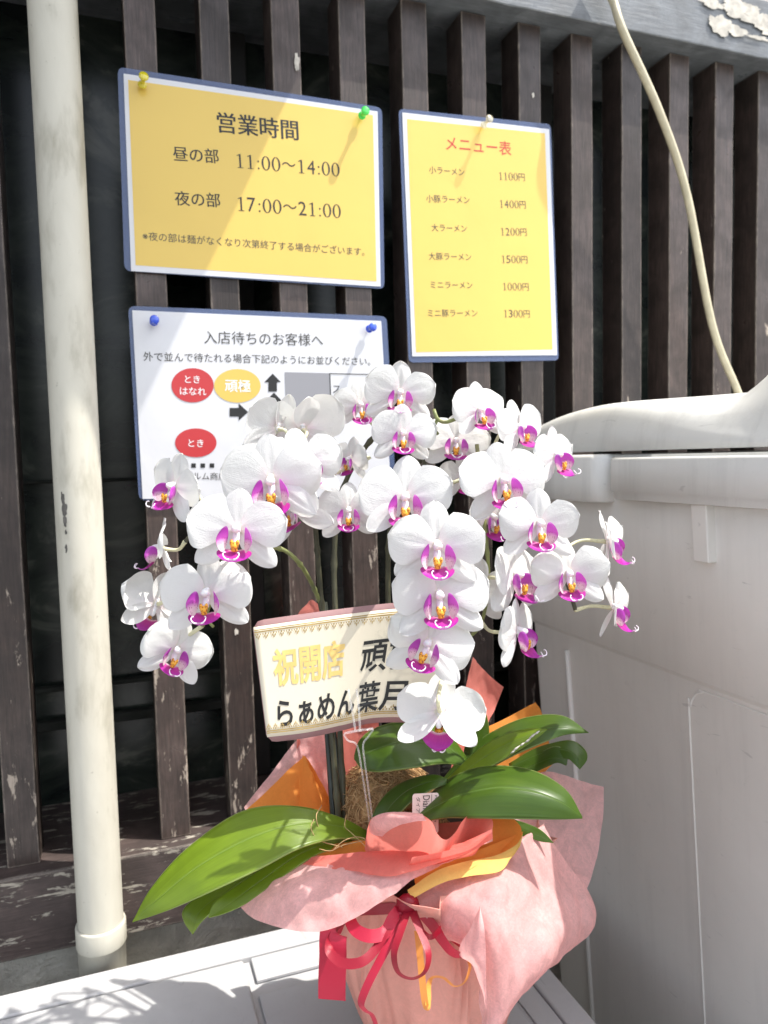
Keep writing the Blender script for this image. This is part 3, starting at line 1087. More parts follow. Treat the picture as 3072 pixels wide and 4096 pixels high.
def bp(y, z, o=0.0):                     # point on the bin's left face
    e = -0.009 if z > -0.21 else 0.0
    return Vector((0.487 + (-z) * 0.068 + e - o, y, Z0 + z))


def facey(u, X):                        # Y where the sight line at u meets plane X
    r = ray(u, 1000); return CAM.y + r.y * (X / r.x)


# rim: rear corner block, gap, long front band with a lower lip
zr = [(-0.050, 0.004), (-0.048, 0.0), (-0.03, -0.0), (-0.004, 0.001), (0.0, 0.004)]
V, Fc = rings([rrect(0.461 + e, 0.98, -0.240 + e, -0.032 - e, 0.016, Z0 + z) for z, e in zr])
mesh('rim_corner', V, Fc, M['bin_lid'], bn)
V, Fc = rings([rrect(0.464 + e, 0.985, -0.66, -0.2500 - e, 0.010, Z0 + z) for z, e in [(-0.045, 0.004), (-0.044, 0.002), (-0.0375, 0.002), (-0.037, 0.0), (-0.006, 0.0), (-0.004, 0.0015), (-0.0035, 0.004)]])
mesh('rim_band', V, Fc, M['bin_lid'], bn)
V, Fc = rings([rrect(0.482, 0.975, -0.655, -0.050, 0.015, Z0 + z) for z in (-0.042, -0.001)])
mesh('rim_ledge', V, Fc, M['bin_lid'], bn)
# strap below the rim
ys = facey(1537, 0.478), facey(1503, 0.478)
za, zb = -0.045, -0.096
V = [bp(ys[0], zb, 0.009), bp(ys[1], zb, 0.009), bp(ys[1], za, 0.009), bp(ys[0], za, 0.009), bp(ys[0], zb, -0.004), bp(ys[1], zb, -0.004), bp(ys[1], za, -0.004), bp(ys[0], za, -0.004)]
mesh('strap', V, [(0, 1, 2, 3), (7, 6, 5, 4), (0, 4, 5, 1), (1, 5, 6, 2), (2, 6, 7, 3), (3, 7, 4, 0)], M['bin'], bn, smooth=False, bevel=0.0015)
# moulded rib lines on the face
yr = facey(1235, 0.51)
MB().tube([bp(yr, -0.235, 0.0005), bp(yr - 0.002, -0.5, 0.0005), bp(yr - 0.004, -0.9, 0.0005)], 0.0035, 8).build('moulded_rib', M['bin'], bn)
yp = facey(1485, 0.50)
pan = [bp(yp - 0.30, -0.222, 0), bp(yp - 0.03, -0.222, 0), bp(yp - 0.010, -0.228, 0), bp(yp - 0.002, -0.238, 0), bp(yp, -0.255, 0), bp(yp - 0.002, -0.5, 0), bp(yp - 0.006, -0.93, 0)]
yp2 = yp - 0.3
V = []; 
cen = []
top = [(yp + dy, z) for dy, z in ((0, -0.93), (0, -0.5), (0, -0.255), (-0.002, -0.241), (-0.008, -0.229), (-0.018, -0.223), (-0.03, -0.221), (-0.2, -0.221))]
W = [bp(y, z, 0.0009) for y, z in top] + [bp(yp - 0.2, -0.93, 0.0009)]
W2 = [bp(y + 0.0015, z + 0.001, -0.002) for y, z in top] + [bp(yp - 0.2, -0.93, -0.002)]
n = len(W)
MB().tube(path([bp(y, z, 0.0002) for y, z in top], 60), 0.0011, 6).build('moulded_seam', M['bin'], bn)
# lid
nx, ny = 46, 70
V = []
for j in range(ny):
    y = -0.66 + (0.66 - 0.040) * j / (ny - 1)
    for i in range(nx):
        x = 0.478 + 0.49 * (i / (nx - 1)) ** 1.6
        dxe = min(x - 0.478, 0.968 - x)
        dye = -0.040 - y
        def prof(d, w, p=2.4):
            t = min(max(d / w, 0), 1)
            return (1 - (1 - t) ** p) ** (1 / p)
        hy = prof(dye, 0.20, 2.0)
        H_ = 0.055 * (0.15 + 0.85 * hy)
        k_ = max(0.0, min(1.0, (-0.20 - y) / 0.24)); k_ = k_ * k_ * (3 - 2 * k_)
        hsd = H_ * (0.86 - 0.62 * k_)
        hh = hsd * prof(dxe, 0.016) + (H_ - hsd) * prof(max(0, dxe - 0.006), 0.16, 1.8)
        hump = max(0.0, min(1.0, (-0.348 - y) / 0.11)); hump = hump * hump * (3 - 2 * hump) * max(0.0, min(1.0, (0.64 - x) / 0.10))
        hmx = max(0.0, min(1.0, (dxe - 0.004) / 0.035))
        hh += 0.062 * hump * hmx
        V.append((x + 0.006 * hh / 0.06, y, Z0 + 0.003 + hh))
Fc = [(j * nx + i, j * nx + i + 1, (j + 1) * nx + i + 1, (j + 1) * nx + i) for j in range(ny - 1) for i in range(nx - 1)]
mesh('lid', V, Fc, M['bin_lid'], bn, thick=0.003)

# ------------------------------------------------------------------ storage box
ZB = Z0 - 0.52
bx = empty('storage_box', (0.0, -0.36, 0), 'white plastic storage box with a panelled lid under the bouquet', 'storage box')
MB().box((-0.60, -0.66, 0.0), (0.375, -0.10, ZB - 0.035)).build('body', M['box'], bx, smooth=False, bevel=0.01)
# lid skirt and rim as a frame
fr = MB()
x0, x1, y0, y1 = -0.62, 0.391, -0.68, -0.0865
fr.box((x0, y1 - 0.0335, ZB - 0.035), (x1, y1, ZB))
fr.box((x1 - 0.0245, y0, ZB - 0.0352), (x1 + 0.0004, y1 - 0.0336, ZB + 0.0002))
fr.box((x0, y0, ZB - 0.035), (x0 + 0.025, y1 - 0.0336, ZB))
fr.build('lid_rim', M['box'], bx, smooth=False, bevel=0.0025)
MB().box((x0 + 0.0255, y0, ZB - 0.02), (x1 - 0.025, y1 - 0.034, ZB - 0.006)).build('lid_floor', M['box'], bx, smooth=False, bevel=0.001)
MB().box((0.11, -0.1585, ZB - 0.0055), (0.3400, -0.1215, ZB - 0.0015)).build('lid_ledge', M['box'], bx, smooth=False, bevel=0.0012)
MB().box((0.342, y0, ZB - 0.0056), (0.3655, -0.1215, ZB - 0.0035)).build('lid_ledge', M['box'], bx, smooth=False, bevel=0.0012)
MB().box((x0 + 0.03, y0, ZB - 0.0055), (0.102, -0.1245, ZB + 0.0015)).build('lid_panel', M['box'], bx, smooth=False, bevel=0.004)
MB().box((0.108, y0, ZB - 0.0055), (0.3360, -0.1775, ZB - 0.0025)).build('lid_panel', M['box'], bx, smooth=False, bevel=0.002)

# ------------------------------------------------------------------ wrapped pot
A0 = Vector((0.236, -0.312))
wp = empty('wrapped_flower_pot', (A0.x, A0.y, ZB), 'flower pot wrapped in pink, coral and orange sheets on the white box', 'wrapped pot')
ringz = [(-0.517, 0.044), (-0.50, 0.050), (-0.47, 0.060), (-0.43, 0.071), (-0.39, 0.079), (-0.362, 0.074), (-0.350, 0.072), (-0.335, 0.080), (-0.315, 0.095)]
rs = []
NN = 320
for z, r in ringz:
    ring_ = []
    for i in range(NN):
        a = 2 * math.pi * i / NN
        pl = ((4.0 * a / math.pi + 0.35 + z * 2.6 + 0.2 * math.sin(2.3 * a)) % 1.0) ** 1.6 * 0.010 * (1.0 + 0.7 * math.sin(3.1 * a + 1)) - 0.004 + abs(math.sin(3.5 * a + 0.6 + z * 3)) ** 0.5 * 0.004 + 0.003 * math.sin(9 * a + z * 40) + 0.0012 * math.sin(23 * a)
        ring_.append(Vector((A0.x + (r + pl) * math.cos(a), A0.y + (r + pl) * math.sin(a), Z0 + z)))
    rs.append(ring_)
mesh('pot_wrap', *rings(rs, False), M['wrap_peach'], wp, thick=0.0006)
MB().lathe([(0.040, ZB + 0.002), (0.066, Z0 - 0.33), (0.069, Z0 - 0.325), (0.069, Z0 - 0.318), (0.064, Z0 - 0.318), (0.062, Z0 - 0.33), (0.0, Z0 - 0.33)], (A0.x, A0.y, 0), (0, 0, 1), 40).build('pot', M['pot'], wp)
# coir mound
cc = P(832, 1745, 0.645)
mb = MB()
V = []; nn = 40; mm = 24
for j in range(mm):
    for i in range(nn):
        a = 2 * math.pi * i / nn; e = (j / (mm - 1)) * math.pi * 0.5
        d = Vector((math.cos(a) * math.cos(e) * 0.050, math.sin(a) * math.cos(e) * 0.050, math.sin(e) * 0.062))
        p = Vector((cc.x + 0.004, cc.y + 0.008, Z0 - 0.33)) + d
        V.append(p + d.normalized() * 0.006 * mnoise.noise(p * 60))
mesh('coconut_fibre', V, [(j * nn + i, j * nn + (i + 1) % nn, (j + 1) * nn + (i + 1) % nn, (j + 1) * nn + i) for j in range(mm - 1) for i in range(nn)], M['coir'], wp)
fb = MB()
rnd = random.Random(4)
cb = Vector((cc.x + 0.004, cc.y + 0.008, Z0 - 0.33))
for k in range(1300):
    a = rnd.uniform(0, 2 * math.pi); e = rnd.uniform(0.05, 1.5)
    d = Vector((math.cos(a) * math.cos(e) * 0.051, math.sin(a) * math.cos(e) * 0.051, math.sin(e) * 0.063))
    p = cb + d
    nrm = d.normalized()
    t = Vector((rnd.gauss(0, 1), rnd.gauss(0, 1), rnd.gauss(0, 0.6))); t = (t - nrm * t.dot(nrm)).normalized()
    s = t.cross(nrm); l = rnd.uniform(0.008, 0.024); c = rnd.uniform(-0.4, 0.4) * l
    pts = [p - t * l / 2 + nrm * rnd.uniform(-0.001, 0.003), p + s * c + nrm * rnd.uniform(0.0, 0.005), p + t * l / 2 + nrm * rnd.uniform(-0.001, 0.004)]
    fb.tube(path(pts, 5), rnd.uniform(0.00018, 0.0004), 3, cap=False)
# a few loose strands over the wrap
for pts in ([(760, 1812, .60), (700, 1800, .585), (683, 1765, .58), (695, 1740, .59)], [(740, 1830, .58), (690, 1815, .575), (672, 1790, .57), (678, 1770, .575)], [(800, 1838, .575), (760, 1800, .58), (745, 1785, .59), (748, 1760, .6)],
            [(790, 1815, .58), (740, 1826, .575), (715, 1838, .575), (690, 1834, .57)], [(720, 1835, .572), (745, 1815, .575), (775, 1808, .58), (800, 1818, .58)]):
    fb.tube(path([P(*q) for q in pts], 16), 0.00035, 4)
fb.build('loose_fibres', M['fibre'], wp)['kind'] = 'stuff'


def sheet(name, rows, mat, nu=60, nv=26, disp=0.003, freq=28, seed=1, thick=0.0):
    return grid(name, loft_fn(rows), nu, nv, mat, wp, thick=thick, disp=disp, dfreq=freq, seed=seed)


# back sheets (behind the leaves)
sheet('back_sheet', [[(668, 1298, .70), (676, 1296, .70), (690, 1306, .70), (702, 1312, .70), (712, 1322, .70)],
                     [(640, 1345, .70), (672, 1350, .70), (690, 1350, .70), (715, 1350, .70), (740, 1350, .70)],
                     [(640, 1500, .69), (690, 1500, .70), (740, 1500, .70), (780, 1500, .70), (810, 1500, .69)],
                     [(640, 1600, .68), (700, 1610, .69), (740, 1610, .69), (780, 1610, .69), (820, 1610, .68)],
                     [(640, 1760, .67), (690, 1760, .675), (740, 1760, .68), (780, 1760, .675), (820, 1760, .67)]], M['wrap_coral'], disp=0.004, seed=3)
sheet('back_sheet', [[(705, 1545, .675), (668, 1575, .68), (638, 1602, .68), (585, 1670, .67), (527, 1744, .655)],
                     [(725, 1600, .67), (690, 1630, .675), (650, 1660, .67), (600, 1710, .66), (545, 1775, .65)],
                     [(745, 1700, .665), (710, 1720, .66), (670, 1745, .655), (630, 1780, .65), (590, 1815, .64)],
                     [(770, 1800, .65), (740, 1815, .65), (700, 1830, .645), (660, 1845, .64), (620, 1855, .63)]], M['wrap_pink'], seed=4)
sheet('inner_sheet', [[(657, 1632, .655), (630, 1655, .66), (600, 1685, .655), (565, 1720, .65), (532, 1748, .645)],
                      [(676, 1660, .645), (655, 1690, .65), (625, 1715, .645), (590, 1745, .645), (560, 1775, .64)],
                      [(720, 1740, .640), (695, 1760, .64), (670, 1780, .64), (640, 1800, .635), (610, 1820, .63)]], M['wrap_orange'], seed=5, disp=0.002)
sheet('inner_sheet', [[(655, 1630, .65), (662, 1640, .645), (672, 1665, .64), (684, 1695, .64), (700, 1712, .64)],
                      [(648, 1700, .645), (660, 1705, .64), (675, 1715, .635), (690, 1725, .635), (710, 1732, .64)],
                      [(645, 1775, .64), (662, 1775, .635), (685, 1778, .63), (705, 1780, .63), (735, 1782, .635)]], M['wrap_orange'], seed=6, disp=0.002)
sheet('back_sheet', [[(1018, 1418, .69), (1030, 1432, .70), (1050, 1452, .71), (1072, 1472, .71), (1088, 1484, .71)],
                     [(1005, 1480, .69), (1020, 1500, .70), (1040, 1515, .71), (1058, 1525, .71), (1070, 1530, .71)],
                     [(985, 1600, .68), (1005, 1600, .69), (1025, 1595, .69), (1040, 1590, .69), (1052, 1580, .69)],
                     [(960, 1720, .66), (985, 1715, .67), (1005, 1705, .68), (1020, 1700, .68), (1035, 1690, .68)]], M['wrap_coral'], seed=7)
sheet('inner_sheet', [[(1035, 1575, .67), (1070, 1562, .68), (1105, 1545, .69), (1135, 1528, .69), (1156, 1516, .69)],
                      [(1030, 1640, .66), (1070, 1625, .67), (1110, 1600, .68), (1145, 1570, .69), (1172, 1545, .69)],
                      [(1020, 1740, .64), (1060, 1735, .65), (1100, 1720, .66), (1150, 1690, .67), (1195, 1650, .68)]], M['wrap_orange'], seed=8)
# right: big sheet behind the broad leaf, then the drape in front of it
sheet('side_sheet', [[(1080, 1700, .66), (1140, 1680, .665), (1185, 1668, .67), (1240, 1683, .67), (1303, 1702, .665)],
                     [(1080, 1770, .64), (1140, 1765, .645), (1195, 1765, .65), (1250, 1775, .65), (1303, 1762, .65)],
                     [(1090, 1830, .61), (1140, 1830, .62), (1195, 1840, .63), (1245, 1855, .635), (1290, 1848, .64)],
                     [(1120, 1870, .60), (1160, 1880, .60), (1200, 1895, .61), (1235, 1910, .62), (1264, 1928, .62)]], M['wrap_pink'], seed=9, disp=0.004)
sheet('side_drape', [[(896, 1918, .549), (955, 1884, .555), (1045, 1852, .562), (1123, 1812, .576), (1178, 1782, .612)],
                     [(898, 1934, .545), (962, 1900, .55), (1050, 1868, .555), (1125, 1822, .57), (1178, 1795, .60)],
                     [(912, 1968, .54), (985, 1950, .53), (1075, 1920, .53), (1140, 1885, .56), (1225, 1872, .60)],
                     [(950, 2013, .54), (1010, 2020, .525), (1080, 2010, .515), (1165, 1975, .545), (1263, 1927, .60)],
                     [(1003, 2043, .54), (1038, 2075, .522), (1085, 2085, .512), (1175, 2035, .53), (1277, 1985, .59)],
                     [(1038, 2100, .535), (1050, 2140, .52), (1085, 2150, .512), (1150, 2105, .52), (1220, 2058, .57)],
                     [(1043, 2150, .53), (1050, 2190, .52), (1070, 2200, .512), (1105, 2170, .515), (1155, 2115, .54)],
                     [(1040, 2240, .525), (1044, 2245, .52), (1050, 2245, .515), (1062, 2225, .515), (1085, 2195, .52)]], M['wrap_pink'], 70, 50, 0.006, 18, 11)
sheet('folded_edge', [[(1035, 1958, .514), (1018, 2000, .512), (990, 2058, .518), (1022, 2092, .512), (1047, 2175, .508)],
                      [(1036, 1958, .511), (1033, 2005, .503), (1022, 2058, .504), (1037, 2098, .503), (1049, 2177, .505)],
                      [(1037, 1958, .511), (1046, 2005, .503), (1050, 2058, .502), (1050, 2110, .502), (1051, 2180, .505)]], M['wrap_pink'], 40, 12, 0.002, 30, 12)
# front collar: orange lining band, pink flap
sheet('inner_sheet', [[(575, 1862, .615), (660, 1835, .60), (760, 1818, .59), (860, 1815, .585), (980, 1815, .58)],
                      [(585, 1858, .605), (670, 1846, .59), (790, 1840, .578), (900, 1836, .572), (1000, 1825, .57)],
                      [(600, 1875, .60), (690, 1868, .585), (800, 1862, .575), (910, 1855, .57), (1005, 1840, .567)]], M['wrap_orange'], seed=13, disp=0.002)
sheet('front_flap', [[(584, 1862, .602), (680, 1850, .585), (790, 1844, .572), (905, 1838, .566), (1000, 1828, .563), (1064, 1795, .563)],
                     [(560, 1895, .59), (650, 1890, .562), (770, 1880, .548), (885, 1865, .543), (980, 1848, .548), (1064, 1806, .557)],
                     [(530, 1925, .58), (610, 1940, .548), (730, 1932, .533), (860, 1892, .53), (960, 1862, .54), (1064, 1815, .553)],
                     [(510, 1948, .575), (560, 1990, .545), (692, 2012, .522), (830, 1945, .52), (940, 1878, .532), (1063, 1824, .55)]], M['wrap_pink'], 80, 34, 0.004, 22, 14)
# coral S-fold on top of the collar
topp = [(790, 1815, .582), (795, 1785, .562), (810, 1763, .547), (860, 1755, .537), (905, 1758, .529), (934, 1775, .521), (946, 1800, .513), (962, 1812, .513), (980, 1800, .525), (1000, 1772, .546), (1020, 1755, .558), (1046, 1752, .560), (1063, 1770, .552), (1063, 1795, .540), (1040, 1815, .530), (1000, 1830, .523), (950, 1842, .520), (890, 1853, .521)]
bott = [(785, 1852, .588), (790, 1852, .583), (800, 1854, .575), (840, 1858, .565), (885, 1862, .556), (915, 1864, .548), (930, 1866, .542), (945, 1868, .540), (955, 1866, .545), (970, 1858, .556), (990, 1852, .565), (1012, 1848, .566), (1026, 1846, .562), (1022, 1848, .552), (1005, 1852, .545), (975, 1860, .540), (935, 1870, .538), (880, 1880, .538)]
mid_ = [((a[0] * 0.55 + b[0] * 0.45), (a[1] * 0.55 + b[1] * 0.45), (a[2] + b[2]) / 2 - 0.003) for a, b in zip(topp, bott)]
sheet('coral_fold', [topp, mid_, bott], M['wrap_coral'], 150, 24, 0.0007, 30, 15)
sheet('rolled_edge', [[(797, 1795, .562), (805, 1768, .545), (830, 1757, .537), (870, 1754, .531), (912, 1758, .526)],
                      [(808, 1803, .553), (820, 1783, .538), (846, 1769, .529), (882, 1763, .523), (916, 1764, .519)],
                      [(826, 1806, .549), (840, 1794, .536), (864, 1782, .527), (894, 1775, .520), (922, 1773, .517)]], M['wrap_pink'], 50, 16, 0.001, 30, 25)
sheet('coral_apron', [[(640, 1856, .584), (715, 1848, .574), (786, 1842, .565), (860, 1838, .556), (930, 1832, .548), (1000, 1822, .541), (1063, 1790, .537)],
                      [(645, 1862, .581), (728, 1862, .567), (812, 1866, .545), (880, 1862, .536), (945, 1850, .532), (1005, 1832, .533), (1064, 1800, .537)],
                      [(655, 1868, .577), (745, 1882, .553), (830, 1893, .529), (890, 1882, .523), (950, 1864, .524), (1010, 1843, .531), (1064, 1812, .541)]], M['wrap_coral'], 70, 20, 0.002, 26, 26)
sheet('inner_sheet', [[(1010, 1760, .575), (1060, 1753, .58), (1100, 1765, .578), (1124, 1785, .57), (1129, 1806, .562)],
                      [(1015, 1795, .57), (1055, 1790, .572), (1090, 1795, .57), (1108, 1808, .565), (1118, 1826, .557)],
                      [(1000, 1840, .562), (1035, 1838, .563), (1065, 1838, .562), (1085, 1842, .558), (1098, 1846, .553)]], M['wrap_orange'], seed=16, disp=0.002)
sheet('yellow_lining', [[(1129, 1800, .560), (1112, 1826, .555), (1068, 1848, .552), (1000, 1862, .548), (940, 1882, .542), (880, 1922, .538)],
                        [(1128, 1812, .557), (1112, 1842, .549), (1080, 1860, .545), (1005, 1876, .542), (948, 1897, .538), (884, 1934, .535)],
                        [(1124, 1828, .553), (1104, 1852, .545), (1080, 1882, .538), (1012, 1893, .537), (954, 1908, .536), (890, 1942, .534)]], M['wrap_yellow'], 50, 12, 0.0008, 30, 17)

sheet('inner_sheet', [[(895, 1895, .548), (950, 1868, .55), (1010, 1845, .555), (1068, 1822, .562), (1130, 1796, .566)],
                      [(897, 1912, .548), (950, 1882, .55), (1010, 1860, .555), (1068, 1842, .560), (1124, 1816, .564)],
                      [(903, 1930, .547), (950, 1894, .549), (1010, 1874, .553), (1068, 1858, .557), (1114, 1838, .560)]], M['wrap_orange'], seed=21, disp=0.001)
sheet('inner_sheet', [[(780, 1820, .600), (860, 1790, .60), (940, 1780, .60), (1020, 1775, .60), (1090, 1780, .60)],
                      [(780, 1850, .590), (860, 1850, .585), (940, 1850, .58), (1020, 1840, .58), (1090, 1835, .58)],
                      [(800, 1880, .580), (860, 1880, .575), (940, 1875, .57), (1020, 1860, .57), (1090, 1850, .57)]], M['wrap_coral'], seed=22, disp=0.001)

# ------------------------------------------------------------------ ribbon bow
rb = empty('ribbon_bow', P(880, 1965, 0.53), 'red ribbon bow with loops and an orange curl tied round the wrapped pot', 'ribbon')


def ribbon(name, pts, w, mat, ang=0.3, ang2=None, n=120, taper=False):
    c = path([P(*q) for q in pts], n)
    V = []; UV = []
    for i, p in enumerate(c):
        t = (c[min(i + 1, n - 1)] - c[max(i - 1, 0)]).normalized()
        s = t.cross(-F).normalized()
        a = ang if ang2 is None else ang + (ang2 - ang) * i / (n - 1)
        bdir = (s * math.cos(a) + t.cross(s).normalized() * math.sin(a))
        for k in (-1, -0.33, 0.33, 1):
            V.append(p + bdir * (w / 2 * k) + t.cross(bdir) * (0.00008 * (1 - k * k)))
            UV.append((i / (n - 1) * 8, (k + 1) / 2))
    Fc = [(i * 4 + j, i * 4 + j + 1, (i + 1) * 4 + j + 1, (i + 1) * 4 + j) for i in range(n - 1) for j in range(3)]
    return mesh(name, V, Fc, mat, rb, uv=UV, smooth=False)


ribbon('tail', [(748, 1990, .545), (722, 2012, .525), (719, 2070, .520), (717, 2120, .518), (717, 2160, .517)], 0.0195, M['red'], 0.1, 0.15)
ribbon('loop', [(878, 1950, .540), (850, 1982, .528), (831, 2014, .520), (800, 2022, .516), (770, 2010, .520), (757, 1985, .530), (770, 1965, .545)], 0.0085, M['red'], 0.6, 0.5)
ribbon('loop', [(878, 1948, .540), (838, 2006, .522), (811, 2051, .513), (780, 2078, .508), (741, 2080, .510), (714, 2058, .516), (712, 2032, .522), (728, 2005, .53), (760, 1980, .54)], 0.0065, M['red_dark'], 0.8, 0.5)
ribbon('loop', [(884, 1958, .535), (864, 2015, .518), (851, 2060, .510), (860, 2100, .506), (889, 2114, .505), (917, 2100, .506), (926, 2065, .510), (914, 2025, .518), (892, 1975, .53), (884, 1955, .538)], 0.0055, M['red_dark'], 0.7, 0.7)
ribbon('loop', [(890, 1955, .538), (903, 1990, .528), (914, 2014, .522), (932, 2024, .52), (953, 2006, .527)], 0.0060, M['red_dark'], 0.7, 0.3)
ribbon('loop', [(905, 1965, .545), (935, 2000, .535), (955, 2030, .527), (975, 2055, .52), (1000, 2066, .52), (1026, 2062, .53), (1010, 2040, .54), (975, 2015, .545)], 0.0110, M['red'], 0.4, 0.9)
ribbon('tail', [(872, 1972, .532), (842, 2035, .520), (818, 2080, .514), (795, 2125, .510), (780, 2165, .508), (788, 2182, .508), (803, 2192, .508), (812, 2215, .508), (815, 2240, .51)], 0.0058, M['red'], 0.35, 0.9)
ribbon('curl', [(902, 2010, .530), (908, 2070, .522), (913, 2125, .515), (918, 2165, .510), (923, 2178, .508), (925, 2160, .512), (926, 2130, .518), (934, 2112, .52), (957, 2112, .52), (982, 2130, .516), (1003, 2122, .515), (1014, 2095, .518), (1013, 2072, .525)], 0.0052, M['orange_ribbon'], 0.3, 1.0, 140)
kb = MB()
kc = P(880, 1952, 0.536)
kv = []
for j in range(10):
    for i in range(16):
        a = 2 * math.pi * i / 16; e = -math.pi / 2 + math.pi * j / 9
        d = Vector((0.0085 * math.cos(e) * math.cos(a), 0.006 * math.cos(e) * math.sin(a), 0.0075 * math.sin(e)))
        kv.append(kc + d * (1 + 0.18 * mnoise.noise(d * 300)))
kb.add(kv, [(j * 16 + i, j * 16 + (i + 1) % 16, (j + 1) * 16 + (i + 1) % 16, (j + 1) * 16 + i) for j in range(9) for i in range(16)])
kb.build('knot', M['red_dark'], rb)
ribbon('tie_band', [(740, 1975, .60), (790, 1968, .565), (850, 1962, .548), (900, 1960, .545), (960, 1966, .556), (1010, 1972, .59)], 0.010, M['red_dark'], 0.15)


# ------------------------------------------------------------------ orchid blossoms
def petal_grid(axis_deg, L, Wd, base, wob, seed, cup, back, kind, nu=16, nv=13):
    rnd = random.Random(seed)
    a = R(axis_deg)
    ax = Vector((math.cos(a), math.sin(a), 0)); pr2 = Vector((-math.sin(a), math.cos(a), 0))
    ph = [rnd.uniform(0, 6.28) for _ in range(5)]
    tw = rnd.uniform(-0.12, 0.12)
    V = []; UV = []
    for i in range(nu):
        q = i / (nu - 1)
        s = math.sin(q * math.pi / 2) ** 0.95
        if kind == 'petal':
            w = Wd * (0.10 + 0.90 * min(1, (s / 0.5)) ** 0.72) if s < 0.5 else Wd * max(0.0, 1 - ((s - 0.5) / 0.5) ** 2.5) ** 0.5
        else:
            w = Wd * (0.30 + 0.70 * math.sin(min(1, s / 0.55) * math.pi / 2)) if s < 0.55 else Wd * max(0.0, 1 - ((s - 0.55) / 0.45) ** 2.1) ** 0.62
        for j in range(nv):
            t = -1 + 2 * j / (nv - 1)
            up = t if kind == 'petal' and abs(axis_deg) < 90 else -t
            if kind == 'petal':
                asym = 1.0 + 0.14 * up * math.cos(math.pi * min(1, s * 1.15)) + 0.06 * up
            else:
                asym = 1.0
            p = Vector(base) + ax * (L * s * (1 - 0.04 * t * t * (kind == 'petal'))) + pr2 * (w * t * asym)
            z = back * s * s + cup * math.sin(s * math.pi * 0.75) - 0.22 * w * t * t * (0.5 + s * 0.5)
            z += wob * (math.sin(3.3 * t + ph[0] + 2 * s) * 0.6 + math.sin(7 * t * s + ph[1]) * 0.35 + math.sin(5 * s + ph[2]) * 0.3 * t) * (0.15 + abs(t) ** 2) * s
            z -= 0.010 * math.exp(-(t / 0.13) ** 2) * math.sin(min(1, s * 1.1) * math.pi)      # groove of the midrib
            z += tw * t * w * s
            V.append(p + Vector((0, 0, z))); UV.append((s, j / (nv - 1)))
    Fc = [(i * nv + j, (i + 1) * nv + j, (i + 1) * nv + j + 1, i * nv + j + 1) for i in range(nu - 1) for j in range(nv - 1)]
    return V, Fc, UV


def mkmesh(name, V, Fc, UV, mats, fm=None):
    me = bpy.data.meshes.new(name)
    me.from_pydata([tuple(v) for v in V], [], Fc)
    if UV:
        l = me.uv_layers.new(name='UVMap')
        for lp in me.loops: l.data[lp.index].uv = UV[lp.vertex_index]
    for m in mats: me.materials.append(m)
    if fm:
        for p, k in zip(me.polygons, fm): p.material_index = k
    me.polygons.foreach_set('use_smooth', [True] * len(me.polygons))
    return me


NV = 6
VAR = {k: [] for k in ('pr', 'pl', 'ds', 'sr', 'sl')}
for v in range(NV):
    V, Fc, UV = petal_grid(12 + v * 1.0, 0.485, 0.236 + 0.010 * v, (0.022, 0.012, 0.0), 0.022 + 0.006 * v, 10 + v, 0.045, 0.0, 'petal')
    VAR['pr'].append(mkmesh('petal', V, Fc, UV, [M['petal']]))
    V, Fc, UV = petal_grid(168 - v * 1.0, 0.485, 0.236 + 0.010 * ((v * 5 + 2) % 6), (-0.022, 0.012, 0.0), 0.022 + 0.006 * ((v * 5) % 6), 30 + v, 0.045, 0.0, 'petal')
    VAR['pl'].append(mkmesh('petal', V, Fc, UV, [M['petal']]))
    V, Fc, UV = petal_grid(90, 0.43, 0.150, (0, 0.01, -0.015), 0.018, 50 + v, 0.015, -0.03, 'sepal')
    VAR['ds'].append(mkmesh('sepal', V, Fc, UV, [M['sepal']]))
    V, Fc, UV = petal_grid(-38, 0.50, 0.125, (0.015, -0.02, -0.018), 0.022, 70 + v, 0.01, -0.045, 'sepal')
    VAR['sr'].append(mkmesh('sepal', V, Fc, UV, [M['sepal']]))
    V, Fc, UV = petal_grid(218, 0.50, 0.125, (-0.015, -0.02, -0.018), 0.022, 90 + v, 0.01, -0.045, 'sepal')
    VAR['sl'].append(mkmesh('sepal', V, Fc, UV, [M['sepal']]))


def side_lobe(sg):
    """upright ear of the lip: a spoon standing beside the column, pale and spotted near its foot"""
    V = []; UV = []
    nu, nv = 12, 22
    for i in range(nu):
        rho = i / (nu - 1)
        for j in range(nv):
            a = 2 * math.pi * j / nv
            yy = math.cos(a) * rho; zz = math.sin(a) * rho
            y = -0.088 + 0.112 * yy - 0.012 * zz
            z = 0.098 + 0.082 * zz * (1 - 0.25 * max(0, -yy))
            x = 0.062 + 0.070 * (zz * 0.5 + 0.5) + 0.046 * (1 - yy * yy) * (0.6 + 0.4 * zz) - 0.030 * max(0, zz) ** 2 * rho - 0.012 * max(0, yy)
            V.append(Vector((sg * x, y, z)))
            dist = math.hypot(y + 0.175, (z - 0.055) * 0.8) / 0.20
            UV.append((min(1, max(0, dist)), 0.5 + 0.5 * zz))
    Fc = []
    for i in range(nu - 1):
        for j in range(nv):
            k = (j + 1) % nv
            Fc.append((i * nv + j, (i + 1) * nv + j, (i + 1) * nv + k, i * nv + k))
    return V, Fc, UV


LOBE = []
for sg in (1, -1):
    V, Fc, UV = side_lobe(sg)
    LOBE.append(mkmesh('side_lobe', V, Fc, UV, [M['lobe']]))


